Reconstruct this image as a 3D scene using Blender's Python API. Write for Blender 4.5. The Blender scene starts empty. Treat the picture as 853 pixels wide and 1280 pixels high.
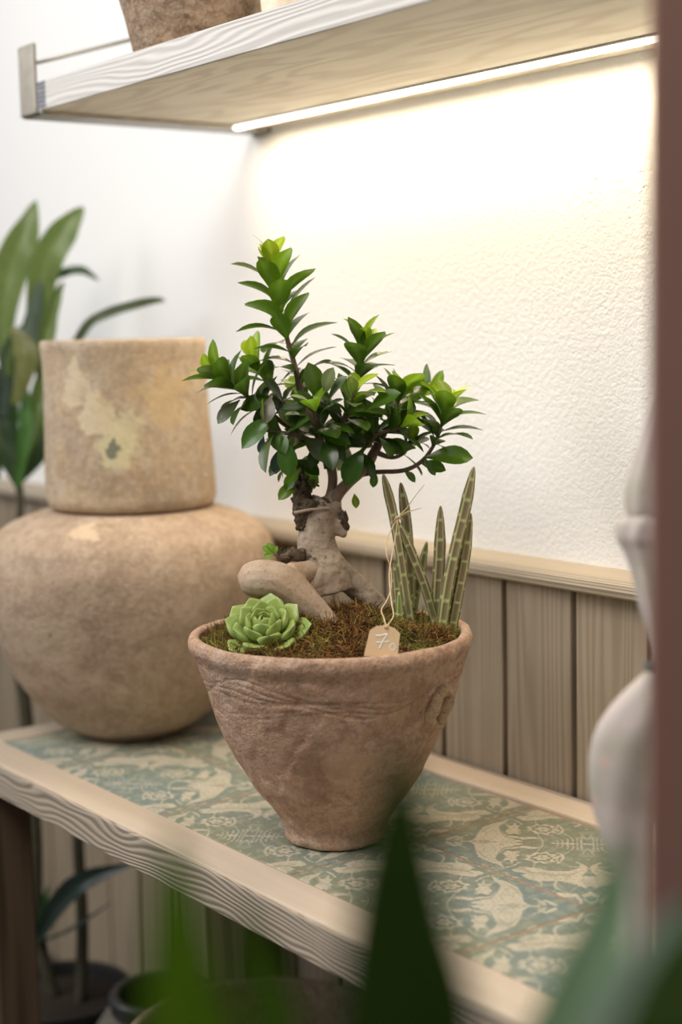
import bpy, bmesh, math, random
import numpy as np
from mathutils import Vector, Matrix, noise, Quaternion

# ------------------------------------------------------------------ camera
random.seed(4)
F = 1928.5
YAW, PITCH, ROLL = math.radians(53.02), math.radians(-6.75), math.radians(-1.246)
CAM = Vector((0, 0, 1.392))
FWD = Vector((-math.sin(YAW)*math.cos(PITCH), math.cos(YAW)*math.cos(PITCH), math.sin(PITCH)))
_r = Vector((math.cos(YAW), math.sin(YAW), 0)); _u = _r.cross(FWD)
RGT = math.cos(ROLL)*_r + math.sin(ROLL)*_u
UPV = -math.sin(ROLL)*_r + math.cos(ROLL)*_u
C = bpy.context.scene.collection
scn = bpy.context.scene
cd = bpy.data.cameras.new('camera'); cam = bpy.data.objects.new('camera', cd); C.objects.link(cam)
m = Matrix((RGT, UPV, -FWD)).transposed().to_4x4(); m.translation = CAM
cam.matrix_world = m
cd.sensor_fit = 'VERTICAL'; cd.sensor_height = 36; cd.sensor_width = 24; cd.lens = F/1280*36
cd.clip_start = 0.02
cd.dof.use_dof = True; cd.dof.focus_distance = 1.90; cd.dof.aperture_fstop = 1.85
scn.camera = cam
# ------------------------------------------------------------------ world, lights, exposure
wd = bpy.data.worlds.new('world'); scn.world = wd; wd.use_nodes = True
wd.node_tree.nodes['Background'].inputs[0].default_value = (1, .98, .96, 1)
wd.node_tree.nodes['Background'].inputs[1].default_value = .22
scn.view_settings.view_transform = 'Standard'; scn.view_settings.look = 'None'
scn.view_settings.gamma = 1; scn.view_settings.use_curve_mapping = False
scn.view_settings.exposure = 0.15

def area(name, loc, target, sx, sy, power, col):
    l = bpy.data.lights.new(name, 'AREA'); l.shape = 'RECTANGLE'; l.size = sx; l.size_y = sy
    l.energy = power; l.color = col
    o = bpy.data.objects.new(name, l); C.objects.link(o); o.location = loc
    o.rotation_euler = (Vector(target)-Vector(loc)).to_track_quat('-Z', 'Y').to_euler()
    return o
area('window_light', (-3.7, -1.0, 2.9), (-2.1, 1.4, 1.85), 2.4, 1.8, 20, (.97, .98, 1)).data.spread = math.radians(88)
area('overhead_fill_light', (-1.2, -0.2, 3.0), (-1.7, 1.3, 0.9), 1.2, 1.2, 40, (1, .95, .88))  # added fill from above the table, stands for no known lamp
led = area('shelf_led_light', (-1.58, 1.428, 1.7175), (-1.58, 1.45, 0), 1.15, .012, 4.0, (1, .82, .58))

# ------------------------------------------------------------------ helpers
def ray(px, py): return FWD + RGT*((px-426.5)/F) - UPV*((py-640)/F)
def at(px, py, d): return CAM + ray(px, py)*d
def onz(px, py, z):
    v = ray(px, py); return CAM + v*((z-CAM.z)/v.z)

def mesh_obj(name, verts, faces, mat, parent=None, smooth=True, cols=None, uvs=None, matidx=None):
    """one mesh object; verts in world coordinates; origin moved to the thing's base (or mesh centre)"""
    V = [Vector(v) for v in verts]
    if parent is not None: off = parent.location.copy()
    else: off = Vector((0, 0, 0))
    me = bpy.data.meshes.new(name)
    me.from_pydata([tuple(v-off) for v in V], [], faces)
    if smooth: me.polygons.foreach_set('use_smooth', [True]*len(me.polygons))
    if cols is not None:
        a = me.color_attributes.new('Col', 'FLOAT_COLOR', 'POINT')
        a.data.foreach_set('color', np.asarray(cols, dtype=np.float32).ravel())
    for mm in (mat if isinstance(mat, (list, tuple)) else [mat]): me.materials.append(mm)
    if matidx: me.polygons.foreach_set('material_index', matidx)
    me.update()
    o = bpy.data.objects.new(name, me); C.objects.link(o)
    if parent is not None: o.parent = parent
    return o

def thing(name, label, cat, loc, group=None):
    o = bpy.data.objects.new(name, None); C.objects.link(o); o.location = loc
    o.empty_display_size = .02
    o['label'] = label; o['category'] = cat
    if group: o['group'] = group
    return o
def tag(o, label, cat, group=None):
    o['label'] = label; o['category'] = cat
    if group: o['group'] = group
    return o
def struct(o): o['kind'] = 'structure'; return o

def box_geo(x0, x1, y0, y1, z0, z1, bev=.002):
    bm = bmesh.new(); bmesh.ops.create_cube(bm, size=1)
    for v in bm.verts:
        v.co = Vector(((x0+x1)/2+v.co.x*(x1-x0), (y0+y1)/2+v.co.y*(y1-y0), (z0+z1)/2+v.co.z*(z1-z0)))
    if bev: bmesh.ops.bevel(bm, geom=bm.edges[:], offset=bev, segments=2, affect='EDGES', profile=.5)
    vs = [v.co.copy() for v in bm.verts]; bm.verts.index_update()
    fs = [[v.index for v in f.verts] for f in bm.faces]; bm.free()
    return vs, fs
def box(name, x0, x1, y0, y1, z0, z1, mat, parent=None, bev=.002):
    v, f = box_geo(x0, x1, y0, y1, z0, z1, bev)
    return mesh_obj(name, v, f, mat, parent, smooth=False)

def tube_geo(pts, rads, n=10, cap=True, smooth_path=0):
    pts = [Vector(p) for p in pts]; rads = list(rads)
    if smooth_path:
        P, Rr = [], []
        k = len(pts)
        for i in range(k-1):
            p0 = pts[max(i-1, 0)]; p1 = pts[i]; p2 = pts[i+1]; p3 = pts[min(i+2, k-1)]
            for s in range(smooth_path):
                t = s/smooth_path
                P.append(.5*((2*p1)+(p2-p0)*t+(2*p0-5*p1+4*p2-p3)*t*t+(3*p1-p0-3*p2+p3)*t**3))
                Rr.append(rads[i]*(1-t)+rads[i+1]*t)
        P.append(pts[-1]); Rr.append(rads[-1]); pts, rads = P, Rr
    V, Fc = [], []
    tang = [(pts[min(i+1, len(pts)-1)]-pts[max(i-1, 0)]).normalized() for i in range(len(pts))]
    nrm = tang[0].orthogonal().normalized()
    for i, p in enumerate(pts):
        nrm = (nrm - tang[i]*nrm.dot(tang[i])).normalized(); b = tang[i].cross(nrm)
        for j in range(n):
            a = 2*math.pi*j/n
            V.append(p + (nrm*math.cos(a)+b*math.sin(a))*rads[i])
    for i in range(len(pts)-1):
        for j in range(n):
            Fc.append([i*n+j, i*n+(j+1) % n, (i+1)*n+(j+1) % n, (i+1)*n+j])
    if cap:
        Fc.append(list(range(n))[::-1]); Fc.append([(len(pts)-1)*n+j for j in range(n)])
    return V, Fc
def merge(geos):
    V, Fc = [], []
    for v, f in geos:
        o = len(V); V += list(v); Fc += [[i+o for i in q] for q in f]
    return V, Fc

def lathe_geo(prof, cx, cy, n=96, fn=None, shift=None):
    """prof: list (r,z); fn(angle,z,r)->dr ; closed at ends if r==0"""
    V, Fc = [], []
    for (r_, z) in prof:
        s = shift(z) if shift else Vector((0, 0, 0))
        for j in range(n):
            a = 2*math.pi*j/n
            rr = r_ + (fn(a, z, r_) if fn else 0)
            V.append(Vector((cx+rr*math.cos(a), cy+rr*math.sin(a), z))+s)
    for i in range(len(prof)-1):
        for j in range(n):
            Fc.append([i*n+j, i*n+(j+1) % n, (i+1)*n+(j+1) % n, (i+1)*n+j])
    return V, Fc
def resample(prof, step):
    """smooth catmull-rom through (r,z)"""
    out = []
    k = len(prof); P = [Vector((a, b)) for a, b in prof]
    for i in range(k-1):
        p0 = P[max(i-1, 0)]; p1 = P[i]; p2 = P[i+1]; p3 = P[min(i+2, k-1)]
        ns = max(1, int((p2-p1).length/step))
        for s in range(ns):
            t = s/ns
            q = .5*((2*p1)+(p2-p0)*t+(2*p0-5*p1+4*p2-p3)*t*t+(3*p1-p0-3*p2+p3)*t**3)
            out.append((max(q.x, 0), q.y))
    out.append(prof[-1]); return out

# ------------------------------------------------------------------ materials
class NT:
    def __init__(s, name):
        s.m = bpy.data.materials.new(name); s.m.use_nodes = True
        s.t = s.m.node_tree; s.b = s.t.nodes['Principled BSDF']; s.out = s.t.nodes['Material Output']
    def n(s, typ, **kw):
        nd = s.t.nodes.new(typ)
        for k, v in kw.items():
            if k.startswith('i_'):
                key = k[2:]; key = int(key) if key.isdigit() else key.replace('_', ' ')
                nd.inputs[key].default_value = v
            else: setattr(nd, k, v)
        return nd
    def l(s, a, b): s.t.links.new(a, b); return s
    def coord(s, kind='Object', scale=(1, 1, 1), rot=(0, 0, 0), loc=(0, 0, 0)):
        tc = s.n('ShaderNodeTexCoord'); mp = s.n('ShaderNodeMapping')
        mp.inputs['Scale'].default_value = scale; mp.inputs['Rotation'].default_value = rot; mp.inputs['Location'].default_value = loc
        s.l(tc.outputs[kind], mp.inputs[0]); return mp.outputs[0]
    def noise(s, vec, scale, detail=4, rough=.55, dist=0, out='Fac'):
        nd = s.n('ShaderNodeTexNoise'); nd.inputs['Scale'].default_value = scale
        nd.inputs['Detail'].default_value = detail; nd.inputs['Roughness'].default_value = rough
        nd.inputs['Distortion'].default_value = dist
        s.l(vec, nd.inputs['Vector']); return nd.outputs[out]
    def ramp(s, fac, stops, interp='LINEAR'):
        nd = s.n('ShaderNodeValToRGB'); nd.color_ramp.interpolation = interp
        el = nd.color_ramp.elements
        while len(el) < len(stops): el.new(.5)
        for e, (p, c) in zip(el, stops):
            e.position = p; e.color = c if len(c) == 4 else (*c, 1)
        s.l(fac, nd.inputs[0]); return nd.outputs[0]
    def mix(s, fac, a, b, mode='MIX'):
        nd = s.n('ShaderNodeMix', data_type='RGBA', blend_type=mode)
        for sock, v in ((nd.inputs[0], fac), (nd.inputs[6], a), (nd.inputs[7], b)):
            if hasattr(v, 'is_linked') or isinstance(v, bpy.types.NodeSocket): s.l(v, sock)
            else: sock.default_value = (*v, 1) if isinstance(v, tuple) and len(v) == 3 else v
        return nd.outputs[2]
    def math(s, op, a, b=0.0, c=0.0, clamp=False):
        nd = s.n('ShaderNodeMath', operation=op, use_clamp=clamp)
        for sock, v in zip(nd.inputs, (a, b, c)):
            if isinstance(v, bpy.types.NodeSocket): s.l(v, sock)
            else: sock.default_value = v
        return nd.outputs[0]
    def bump(s, h, strength=.3, dist=.002, prev=None):
        nd = s.n('ShaderNodeBump'); nd.inputs['Strength'].default_value = strength; nd.inputs['Distance'].default_value = dist
        s.l(h, nd.inputs['Height'])
        if prev is not None: s.l(prev, nd.inputs['Normal'])
        return nd.outputs[0]
    def fin(s, col=None, rough=.6, normal=None, spec=None, metal=0):
        if col is not None:
            if isinstance(col, bpy.types.NodeSocket): s.l(col, s.b.inputs['Base Color'])
            else: s.b.inputs['Base Color'].default_value = (*col, 1)
        if isinstance(rough, bpy.types.NodeSocket): s.l(rough, s.b.inputs['Roughness'])
        else: s.b.inputs['Roughness'].default_value = rough
        if normal is not None: s.l(normal, s.b.inputs['Normal'])
        if spec is not None: s.b.inputs['Specular IOR Level'].default_value = spec
        s.b.inputs['Metallic'].default_value = metal
        return s.m

def simple(name, col, rough=.6, metal=0, nscale=60, var=.15, bump=.15):
    t = NT(name); v = t.coord()
    nz = t.noise(v, nscale)
    c = t.mix(nz, tuple(x*(1-var) for x in col), tuple(min(1, x*(1+var)) for x in col))
    return t.fin(c, rough, t.bump(nz, bump, .001), metal=metal)

def plaster():
    t = NT('white_plaster'); v = t.coord()
    big = t.noise(v, 2.2, 3); mid = t.noise(v, 120, 3, .6); fine = t.noise(v, 260, 2, .5)
    col = t.mix(big, (.86, .85, .83), (.90, .89, .87))
    vs = t.coord(scale=(60, 60, 3)); drag = t.noise(vs, 1.0, 3)
    # a patch of small chips near the top right
    tc = t.n('ShaderNodeTexCoord'); vd = t.n('ShaderNodeVectorMath', operation='DISTANCE'); t.l(tc.outputs['Object'], vd.inputs[0])
    p = at(772, 215, 1.75); s = (1.5-0)/ray(772, 215).y; p = CAM+ray(772, 215)*s
    vd.inputs[1].default_value = p
    chips = t.ramp(t.noise(v, 55, 4, .7), [(.60, (0, 0, 0)), (.68, (1, 1, 1))])
    near = t.math('SUBTRACT', 1.0, t.math('MULTIPLY', vd.outputs['Value'], 11.0), clamp=True)
    cm = t.math('MULTIPLY', chips, near)
    h = t.math('ADD', t.math('MULTIPLY', mid, .8), t.math('MULTIPLY', fine, .35))
    h = t.math('ADD', h, t.math('MULTIPLY', drag, .22))
    h = t.math('SUBTRACT', h, t.math('MULTIPLY', cm, 1.6))
    return t.fin(col, .85, t.bump(h, .55, .0035), spec=.2)

def wood(name, c_dark, c_light, axis='x', freq=34, stretch=(1.6, 26, 26), contrast=(.35, .75), rough=.62, bump=.35, fine=1.0, tint=None, seed=0, lin=0):
    """contour lines of a stretched noise: cathedral grain along the axis"""
    t = NT(name)
    sc = {'x': stretch, 'y': (stretch[1], stretch[0], stretch[2]), 'z': (stretch[1], stretch[2], stretch[0])}[axis]
    tc = t.n('ShaderNodeTexCoord'); oi = t.n('ShaderNodeObjectInfo')
    add = t.n('ShaderNodeVectorMath', operation='ADD')
    cx = t.n('ShaderNodeCombineXYZ'); r10 = t.math('MULTIPLY', oi.outputs['Random'], 9.7)
    t.l(r10, cx.inputs[0]); t.l(r10, cx.inputs[1]); t.l(r10, cx.inputs[2])
    t.l(tc.outputs['Object'], add.inputs[0]); t.l(cx.outputs[0], add.inputs[1])
    mp = t.n('ShaderNodeMapping'); mp.inputs['Scale'].default_value = sc; mp.inputs['Location'].default_value = (seed, seed*.7, seed*1.3)
    t.l(add.outputs[0], mp.inputs[0])
    nz = t.noise(mp.outputs[0], 1.0, 2, .4, .2)
    sx_ = t.n('ShaderNodeSeparateXYZ'); t.l(tc.outputs['Object'], sx_.inputs[0])
    across = t.math('ADD', sx_.outputs[0], 0) if axis == 'z' else t.math('ADD', sx_.outputs[2], sx_.outputs[1 if axis == 'x' else 0])
    rings = t.math('SINE', t.math('ADD', t.math('MULTIPLY', nz, freq*6.283/6), t.math('MULTIPLY', across, lin*6.283)))
    rings = t.math('ADD', t.math('MULTIPLY', rings, .5), .5)
    mp2 = t.n('ShaderNodeMapping'); k = 12
    mp2.inputs['Scale'].default_value = tuple(x*(k if x > 5 else 2.2) for x in sc); t.l(add.outputs[0], mp2.inputs[0])
    fb = t.noise(mp2.outputs[0], 1.0, 3, .6)
    g = t.math('ADD', t.math('MULTIPLY', rings, 1-.45*fine), t.math('MULTIPLY', fb, .45*fine))
    rm = t.ramp(g, [(contrast[0], c_dark), (contrast[1], c_light)])
    big = t.noise(add.outputs[0], 5, 3)
    col = t.mix(t.math('MULTIPLY', big, .35), rm, tint or tuple(min(1, x*1.12) for x in c_light))
    # whole board a touch lighter or darker
    hv = t.n('ShaderNodeHueSaturation'); t.l(t.math('ADD', .9, t.math('MULTIPLY', oi.outputs['Random'], .2)), hv.inputs['Value']); t.l(col, hv.inputs['Color'])
    return t.fin(hv.outputs[0], rough, t.bump(g, bump, .0015), spec=.3)

def clay(name, base, pale, dark, warm, scale=1.0, bump=.5, extra=None):
    t = NT(name); v = t.coord()
    n1 = t.noise(v, 7*scale, 6, .62, .6); n2 = t.noise(v, 28*scale, 5, .65, .3); n3 = t.noise(v, 150*scale, 4, .7); n4 = t.noise(v, 420, 3, .6)
    c = t.mix(t.ramp(n1, [(.38, (0, 0, 0)), (.62, (1, 1, 1))]), base, warm)
    c = t.mix(t.math('MULTIPLY', t.ramp(n2, [(.50, (0, 0, 0)), (.58, (1, 1, 1))]), .45), c, pale)
    c = t.mix(t.math('MULTIPLY', t.ramp(t.noise(v, 13*scale, 7, .7, .4), [(.54, (0, 0, 0)), (.66, (1, 1, 1))]), .55), c, dark)
    c = t.mix(t.math('MULTIPLY', t.ramp(n3, [(.45, (0, 0, 0)), (.75, (1, 1, 1))]), .28), c, dark)
    c = t.mix(t.math('MULTIPLY', t.ramp(n3, [(.30, (1, 1, 1)), (.47, (0, 0, 0))]), .4), c, pale)
    n5 = t.noise(v, 55*min(scale, 1.5), 4, .75)
    c = t.mix(t.math('MULTIPLY', t.ramp(n5, [(.50, (0, 0, 0)), (.60, (1, 1, 1))]), .38), c, dark)
    c = t.mix(t.math('MULTIPLY', t.ramp(n5, [(.36, (1, 1, 1)), (.46, (0, 0, 0))]), .38), c, pale)
    if extra: c = extra(t, v, c)
    h = t.math('ADD', t.math('MULTIPLY', n2, 1.2), t.math('ADD', t.math('MULTIPLY', n3, .8), t.math('MULTIPLY', n4, .25)))
    return t.fin(c, .88, t.bump(h, bump, .003), spec=.15)

def spot(t, centre, radius, col, c, strength=.9, distort=.5, squash=(1, 1, 1)):
    """a stain or painted shade with its own place on the thing (thing coordinates)"""
    v = t.coord(loc=tuple(-centre[i]*squash[i] for i in range(3)), scale=squash)
    nz = t.noise(v, .9/radius, 5, .65, out='Color')
    sub = t.n('ShaderNodeVectorMath', operation='SUBTRACT'); t.l(nz, sub.inputs[0]); sub.inputs[1].default_value = (.5, .5, .5)
    sc = t.n('ShaderNodeVectorMath', operation='SCALE'); t.l(sub.outputs[0], sc.inputs[0]); sc.inputs['Scale'].default_value = radius*2*distort*2
    ad = t.n('ShaderNodeVectorMath', operation='ADD'); t.l(v, ad.inputs[0]); t.l(sc.outputs[0], ad.inputs[1])
    ln = t.n('ShaderNodeVectorMath', operation='LENGTH'); t.l(ad.outputs[0], ln.inputs[0])
    f = t.ramp(t.math('DIVIDE', ln.outputs['Value'], radius), [(.75, (1, 1, 1)), (1.0, (0, 0, 0))])
    return t.mix(t.math('MULTIPLY', f, strength), c, col)

def foliage(name, rough=.3, trans=.25, vein=True, use_obj=True, col=(.1, .2, .03), back=1.0, spec=.5):
    t = NT(name)
    if use_obj:
        oi = t.n('ShaderNodeObjectInfo'); base = oi.outputs['Color']
    else:
        rgb = t.n('ShaderNodeRGB'); rgb.outputs[0].default_value = (*col, 1); base = rgb.outputs[0]
    v = t.coord(); nz = t.noise(v, 45, 3)
    hv = t.n('ShaderNodeHueSaturation'); t.l(base, hv.inputs['Color']); t.l(t.math('ADD', .75, t.math('MULTIPLY', nz, .5)), hv.inputs['Value'])
    c = hv.outputs[0]
    if vein:
        at_ = t.n('ShaderNodeAttribute'); at_.attribute_name = 'Col'
        lighter = t.n('ShaderNodeHueSaturation'); t.l(c, lighter.inputs['Color']); lighter.inputs['Value'].default_value = 1.9; lighter.inputs['Saturation'].default_value = .85
        c = t.mix(at_.outputs['Color'], c, lighter.outputs[0])
    t.fin(c, rough, t.bump(nz, .12, .001), spec=spec)
    tr = t.n('ShaderNodeBsdfTranslucent'); hs = t.n('ShaderNodeHueSaturation'); t.l(c, hs.inputs['Color']); hs.inputs['Value'].default_value = 2.2
    t.l(hs.outputs[0], tr.inputs['Color'])
    mx = t.n('ShaderNodeMixShader'); mx.inputs[0].default_value = trans
    t.l(t.b.outputs[0], mx.inputs[1]); t.l(tr.outputs[0], mx.inputs[2]); t.l(mx.outputs[0], t.out.inputs[0])
    return t.m

def vcol_mat(name, rough=.6, nscale=80, bump=.2, var=.25, trans=0):
    t = NT(name); a = t.n('ShaderNodeAttribute'); a.attribute_name = 'Col'
    v = t.coord(); nz = t.noise(v, nscale, 4)
    hv = t.n('ShaderNodeHueSaturation'); t.l(a.outputs['Color'], hv.inputs['Color']); t.l(t.math('ADD', 1-var/2, t.math('MULTIPLY', nz, var)), hv.inputs['Value'])
    t.fin(hv.outputs[0], rough, t.bump(nz, bump, .001), spec=.3)
    return t.m

M_plaster = plaster()
M_plank = wood('grey_brown_plank_wood', (.22, .165, .11), (.42, .34, .245), 'z', freq=62, stretch=(.75, 13, 13), contrast=(-.15, .85), bump=.45, fine=1.25, lin=60)
M_rail = wood('cap_rail_wood', (.24, .19, .135), (.45, .38, .29), 'x', freq=20, stretch=(1.0, 14, 14), contrast=(-.0, .8), bump=.5, lin=210)
M_fascia = wood('table_fascia_wood', (.19, .14, .10), (.52, .44, .35), 'x', freq=80, stretch=(3.4, 9, 11), contrast=(.12, .62), bump=.8, fine=.75, seed=7.3, lin=120)
M_frame = wood('table_frame_wood', (.48, .38, .285), (.66, .55, .43), 'x', freq=16, stretch=(1.1, 14, 14), contrast=(.1, .9), bump=.25)
M_frame_y = wood('table_end_wood', (.40, .32, .235), (.52, .44, .34), 'y', freq=16, stretch=(1.1, 14, 14), contrast=(.1, .9), bump=.25)
M_leg = wood('dark_leg_wood', (.05, .032, .02), (.12, .08, .05), 'z', freq=18, stretch=(1.2, 18, 18), bump=.4)
M_shelf = wood('pale_shelf_wood', (.34, .32, .295), (.60, .58, .555), 'x', freq=46, stretch=(3.0, 12, 20), contrast=(-.3, .8), bump=.6, fine=1.0, seed=5, lin=150)
M_shelf_b = wood('honey_shelf_underside', (.60, .53, .41), (.82, .76, .63), 'x', freq=70, stretch=(1.7, 8, 8), contrast=(-.2, .6), bump=.25, fine=.6, seed=2)
M_steel = simple('worn_steel', (.30, .27, .22), .38, .85, 40, .35)
M_soil = simple('dark_soil', (.035, .022, .013), .95, 0, 200, .5, .8)
M_floor = simple('dark_floor', (.10, .08, .065), .6, 0, 12, .3)

# ------------------------------------------------------------------ setting
TT = .75            # table top height
wall = struct(mesh_obj('wall_back', *box_geo(-5.5, 1.8, 1.50, 1.62, 0, 3.1, 0), M_plaster, smooth=False))
floor = struct(mesh_obj('floor', *box_geo(-5.5, 2.2, -3.2, 1.62, -.06, 0, 0), M_floor, smooth=False))
M_gap = simple('dark_backing', (.05, .036, .025), .9)
bk = box('plank_backing', -5.2, 1.3, 1.4900, 1.4995, .0, 1.05, M_gap, wall, 0)
rl = random.Random(8)
k = 0; xg = -1.446+.1348*12
while xg > -5.0:
    g = .0045+rl.random()*.0015
    x1 = xg-g; x0 = xg-.1348+g
    v, f = box_geo(x0, x1, 1.475+rl.uniform(-.0012, .0012), 1.490, 0.0, 1.048, .0018)
    c0 = Vector(((x0+x1)/2, 1.483, .5))
    pl = mesh_obj('plank', [p-c0 for p in v], f, M_plank, None, smooth=False); pl.parent = wall; pl.location = c0
    xg -= .1348
# rounded cap rail
prof = [(1.4999, 1.040), (1.470, 1.040), (1.458, 1.0405), (1.4525, 1.044), (1.450, 1.051), (1.4515, 1.059), (1.457, 1.0655), (1.468, 1.069), (1.4999, 1.0705)]
V, Fc = [], []
NX = 60
for i in range(NX+1):
    x = -5.2+6.5*i/NX
    for (y, z) in prof: V.append((x, y, z))
n = len(prof)
for i in range(NX):
    for j in range(n): Fc.append([i*n+j, i*n+(j+1) % n, (i+1)*n+(j+1) % n, (i+1)*n+j])
struct(mesh_obj('trim_1', V, Fc, M_rail, smooth=False))

# ------------------------------------------------------------------ tiled table
TX0, TX1 = -2.311, -.480
FY0, FY1, MY, BY0, BY1 = .942, 1.0086, 1.2045, 1.4105, 1.4733
table = thing('tiled_table', 'long wooden table topped with worn green patterned tiles along the planked wall', 'table', (-1.4, 1.2, 0))
zt = TT
# frame boards
fr = mesh_obj('front_board', *box_geo(TX0, TX1, FY0+.006, FY1, .7035, zt+.0005, .003), M_frame, table, smooth=False)
box('front_fascia', TX0, TX1, FY0, FY0+.006, .7025, zt-.0012, M_fascia, table, .0012)
box('back_board', TX0, TX1, BY0, BY1, .712, zt+.004, M_frame, table, .003)
box('end_board', TX0, -2.25, FY1, BY0, .712, zt+.0005, M_frame_y, table, .003)
box('end_board', -.535, TX1, FY1, BY0, .712, zt+.0005, M_frame_y, table, .003)
M_grout = simple('rusty_grout', (.36, .225, .14), .85, 0, 90, .4)
box('grout_bed', -2.25, -.535, FY1, BY0, .715, zt-.0019, M_grout, table, 0)
for (lx, ly) in ((-2.300, .944), (-.66, .944), (-2.300, 1.40), (-.66, 1.40)):
    box('leg', lx, lx+.14, ly, ly+.066, 0, .7035, M_leg, table, .004)

# the damask print of one square tile, drawn once as numbers in tile space
def inpoly(poly, X, Y):
    ins = np.zeros(X.shape, bool); n = len(poly)
    for i in range(n):
        x1, y1 = poly[i]; x2, y2 = poly[(i+1) % n]
        if y1 == y2: continue
        c = ((Y >= min(y1, y2)) & (Y < max(y1, y2))) & (X < (Y-y1)*(x2-x1)/(y2-y1)+x1)
        ins ^= c
    return ins
def segd(pts, X, Y, w0, w1):
    m_ = np.full(X.shape, False)
    n = len(pts)
    for i in range(n-1):
        (x1, y1), (x2, y2) = pts[i], pts[i+1]
        L = (x2-x1)**2+(y2-y1)**2+1e-9
        t = np.clip(((X-x1)*(x2-x1)+(Y-y1)*(y2-y1))/L, 0, 1)
        d = np.hypot(X-x1-t*(x2-x1), Y-y1-t*(y2-y1))
        w = w0+(w1-w0)*(i+t)/(n-1)
        m_ |= d < w
    return m_
def tile_print(P, Q):
    s = (P+Q)/math.sqrt(2); t = np.abs(P-Q)/math.sqrt(2)
    sm = np.where(s > .7071, 1.4142-s, s)
    X = 270+(sm-.283)*1226; Y = 205+t*452*1.0
    # gentle wobble so that edges are hand-printed
    X = X+4*np.sin(Y*.09)+3*np.sin(X*.05+Y*.03); Y = Y+1.5*np.sin(X*.07)
    cream = np.zeros(X.shape, bool); line = np.zeros(X.shape, bool)
    def cp(*p):
        nonlocal cream; cream = cream | inpoly(p, X, Y)
    cp((150, 204), (200, 211), (228, 226), (234, 258), (262, 292), (300, 312), (348, 324), (378, 348), (366, 318), (342, 292), (345, 262), (372, 240), (430, 222), (470, 213), (420, 204), (420, 198), (150, 198))
    cp((352, 262), (388, 244), (452, 236), (520, 240), (556, 234), (528, 226), (470, 224), (415, 232), (380, 240))
    cp((388, 250), (372, 272), (396, 286), (378, 306), (408, 303), (414, 322), (432, 302), (448, 306), (436, 286), (452, 276), (428, 266), (440, 250), (412, 256))
    cp((425, 352), (462, 336), (520, 338), (575, 348), (640, 356), (700, 350), (742, 336), (748, 318), (728, 303), (752, 308), (776, 326), (778, 352), (756, 376), (800, 372), (826, 392), (780, 432), (735, 424), (690, 408), (610, 402), (560, 408), (500, 398), (468, 382), (500, 368), (455, 366))
    cp((60, 300), (120, 288), (170, 300), (228, 330), (250, 372), (210, 352), (190, 380), (168, 350), (130, 372), (128, 340), (80, 346))
    cp((250, 420), (300, 392), (380, 398), (440, 430), (520, 446), (480, 470), (400, 452), (330, 448), (300, 480), (290, 446))
    # rosettes
    for (cx, cy) in ((566, 286),):
        dx = (X-cx)/74; dy = (Y-cy)/29; a = np.arctan2(dy, dx); r_ = np.hypot(dx, dy)
        cream |= (r_ < 1+.14*np.cos(9*a)) & (r_ > .74+.06*np.cos(9*a)); cream |= (r_ < .48+.08*np.cos(6*a)); line |= r_ < .16
    cream |= segd([(640, 282), (656, 276)], X, Y, 6, 2)
    # central fan ladder
    for k_ in range(6):
        x = 640+k_*24
        cream |= segd([(x, 204), (x+9, 214+k_*4), (x+2, 222+k_*5)], X, Y, 3.2, 2.2)
    cream |= segd([(610, 204), (800, 204)], X, Y, 3, 3)
    # little curls
    cream |= segd([(80, 212), (104, 222), (128, 232), (148, 226), (142, 216), (128, 216)], X, Y, 6, 4)
    cream |= segd([(760, 470), (800, 452), (836, 470), (820, 492), (796, 486)], X, Y, 8, 5)
    cream |= segd([(560, 500), (640, 470), (720, 468), (752, 500)], X, Y, 11, 6)
    cream |= segd([(100, 420), (160, 400), (210, 420), (226, 450), (190, 458)], X, Y, 10, 5)
    # brown drawing lines in the cream
    line |= segd([(195, 204), (240, 212), (280, 207), (335, 204)], X, Y, 2.4, 2.4)
    dd = np.abs(X-280)/42+np.abs(Y-204)/15
    line |= (dd < 1) & (dd > .45)
    line |= segd([(366, 262), (392, 250), (460, 242), (530, 238)], X, Y, 2.4, 1.6)
    line |= segd([(480, 356), (560, 368), (640, 376), (720, 366), (760, 346)], X, Y, 2.6, 2.2)
    for k_ in range(12):
        x = 500+k_*20
        line |= segd([(x, 360+k_*.8), (x+10, 372+k_*.8)], X, Y, 2.2, 1.6)
    for k_ in range(9):
        x = 385+k_*17
        line |= segd([(x, 240), (x+5, 247)], X, Y, 1.8, 1.4)
    line |= segd([(245, 255), (275, 285), (320, 305)], X, Y, 2, 2)
    line |= segd([(90, 315), (150, 312), (210, 340)], X, Y, 2.2, 2)
    # finer drawing: veins inside the cream figures, tendrils and dots in the ground
    vein = np.abs(np.sin(X*.052+1.7*np.sin(Y*.045)+.6*np.sin(X*.021)))<.10
    line |= cream & vein
    tend = (np.abs(np.sin(X*.026+2.2*np.sin(Y*.030+X*.008)))<.085) & (np.sin(Y*.07+X*.03)>-.2)
    dots = (np.sin(X*.20)*np.sin(Y*.22) > .82)
    wide = (np.abs(np.sin(X*.017-1.9*np.sin(Y*.024+1))) < .11) & (np.sin(Y*.05-X*.02) > .1)
    cream = cream | (tend & (Y > 60)) | (wide & (Y > 240))
    line |= dots & cream
    # tone-on-tone leaf ghosts in the ground
    ghost = (np.sin(X*.045+2*np.sin(Y*.05))*np.sin(Y*.11+1.5*np.sin(X*.02)) > .35)
    return cream, line, ghost

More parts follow.
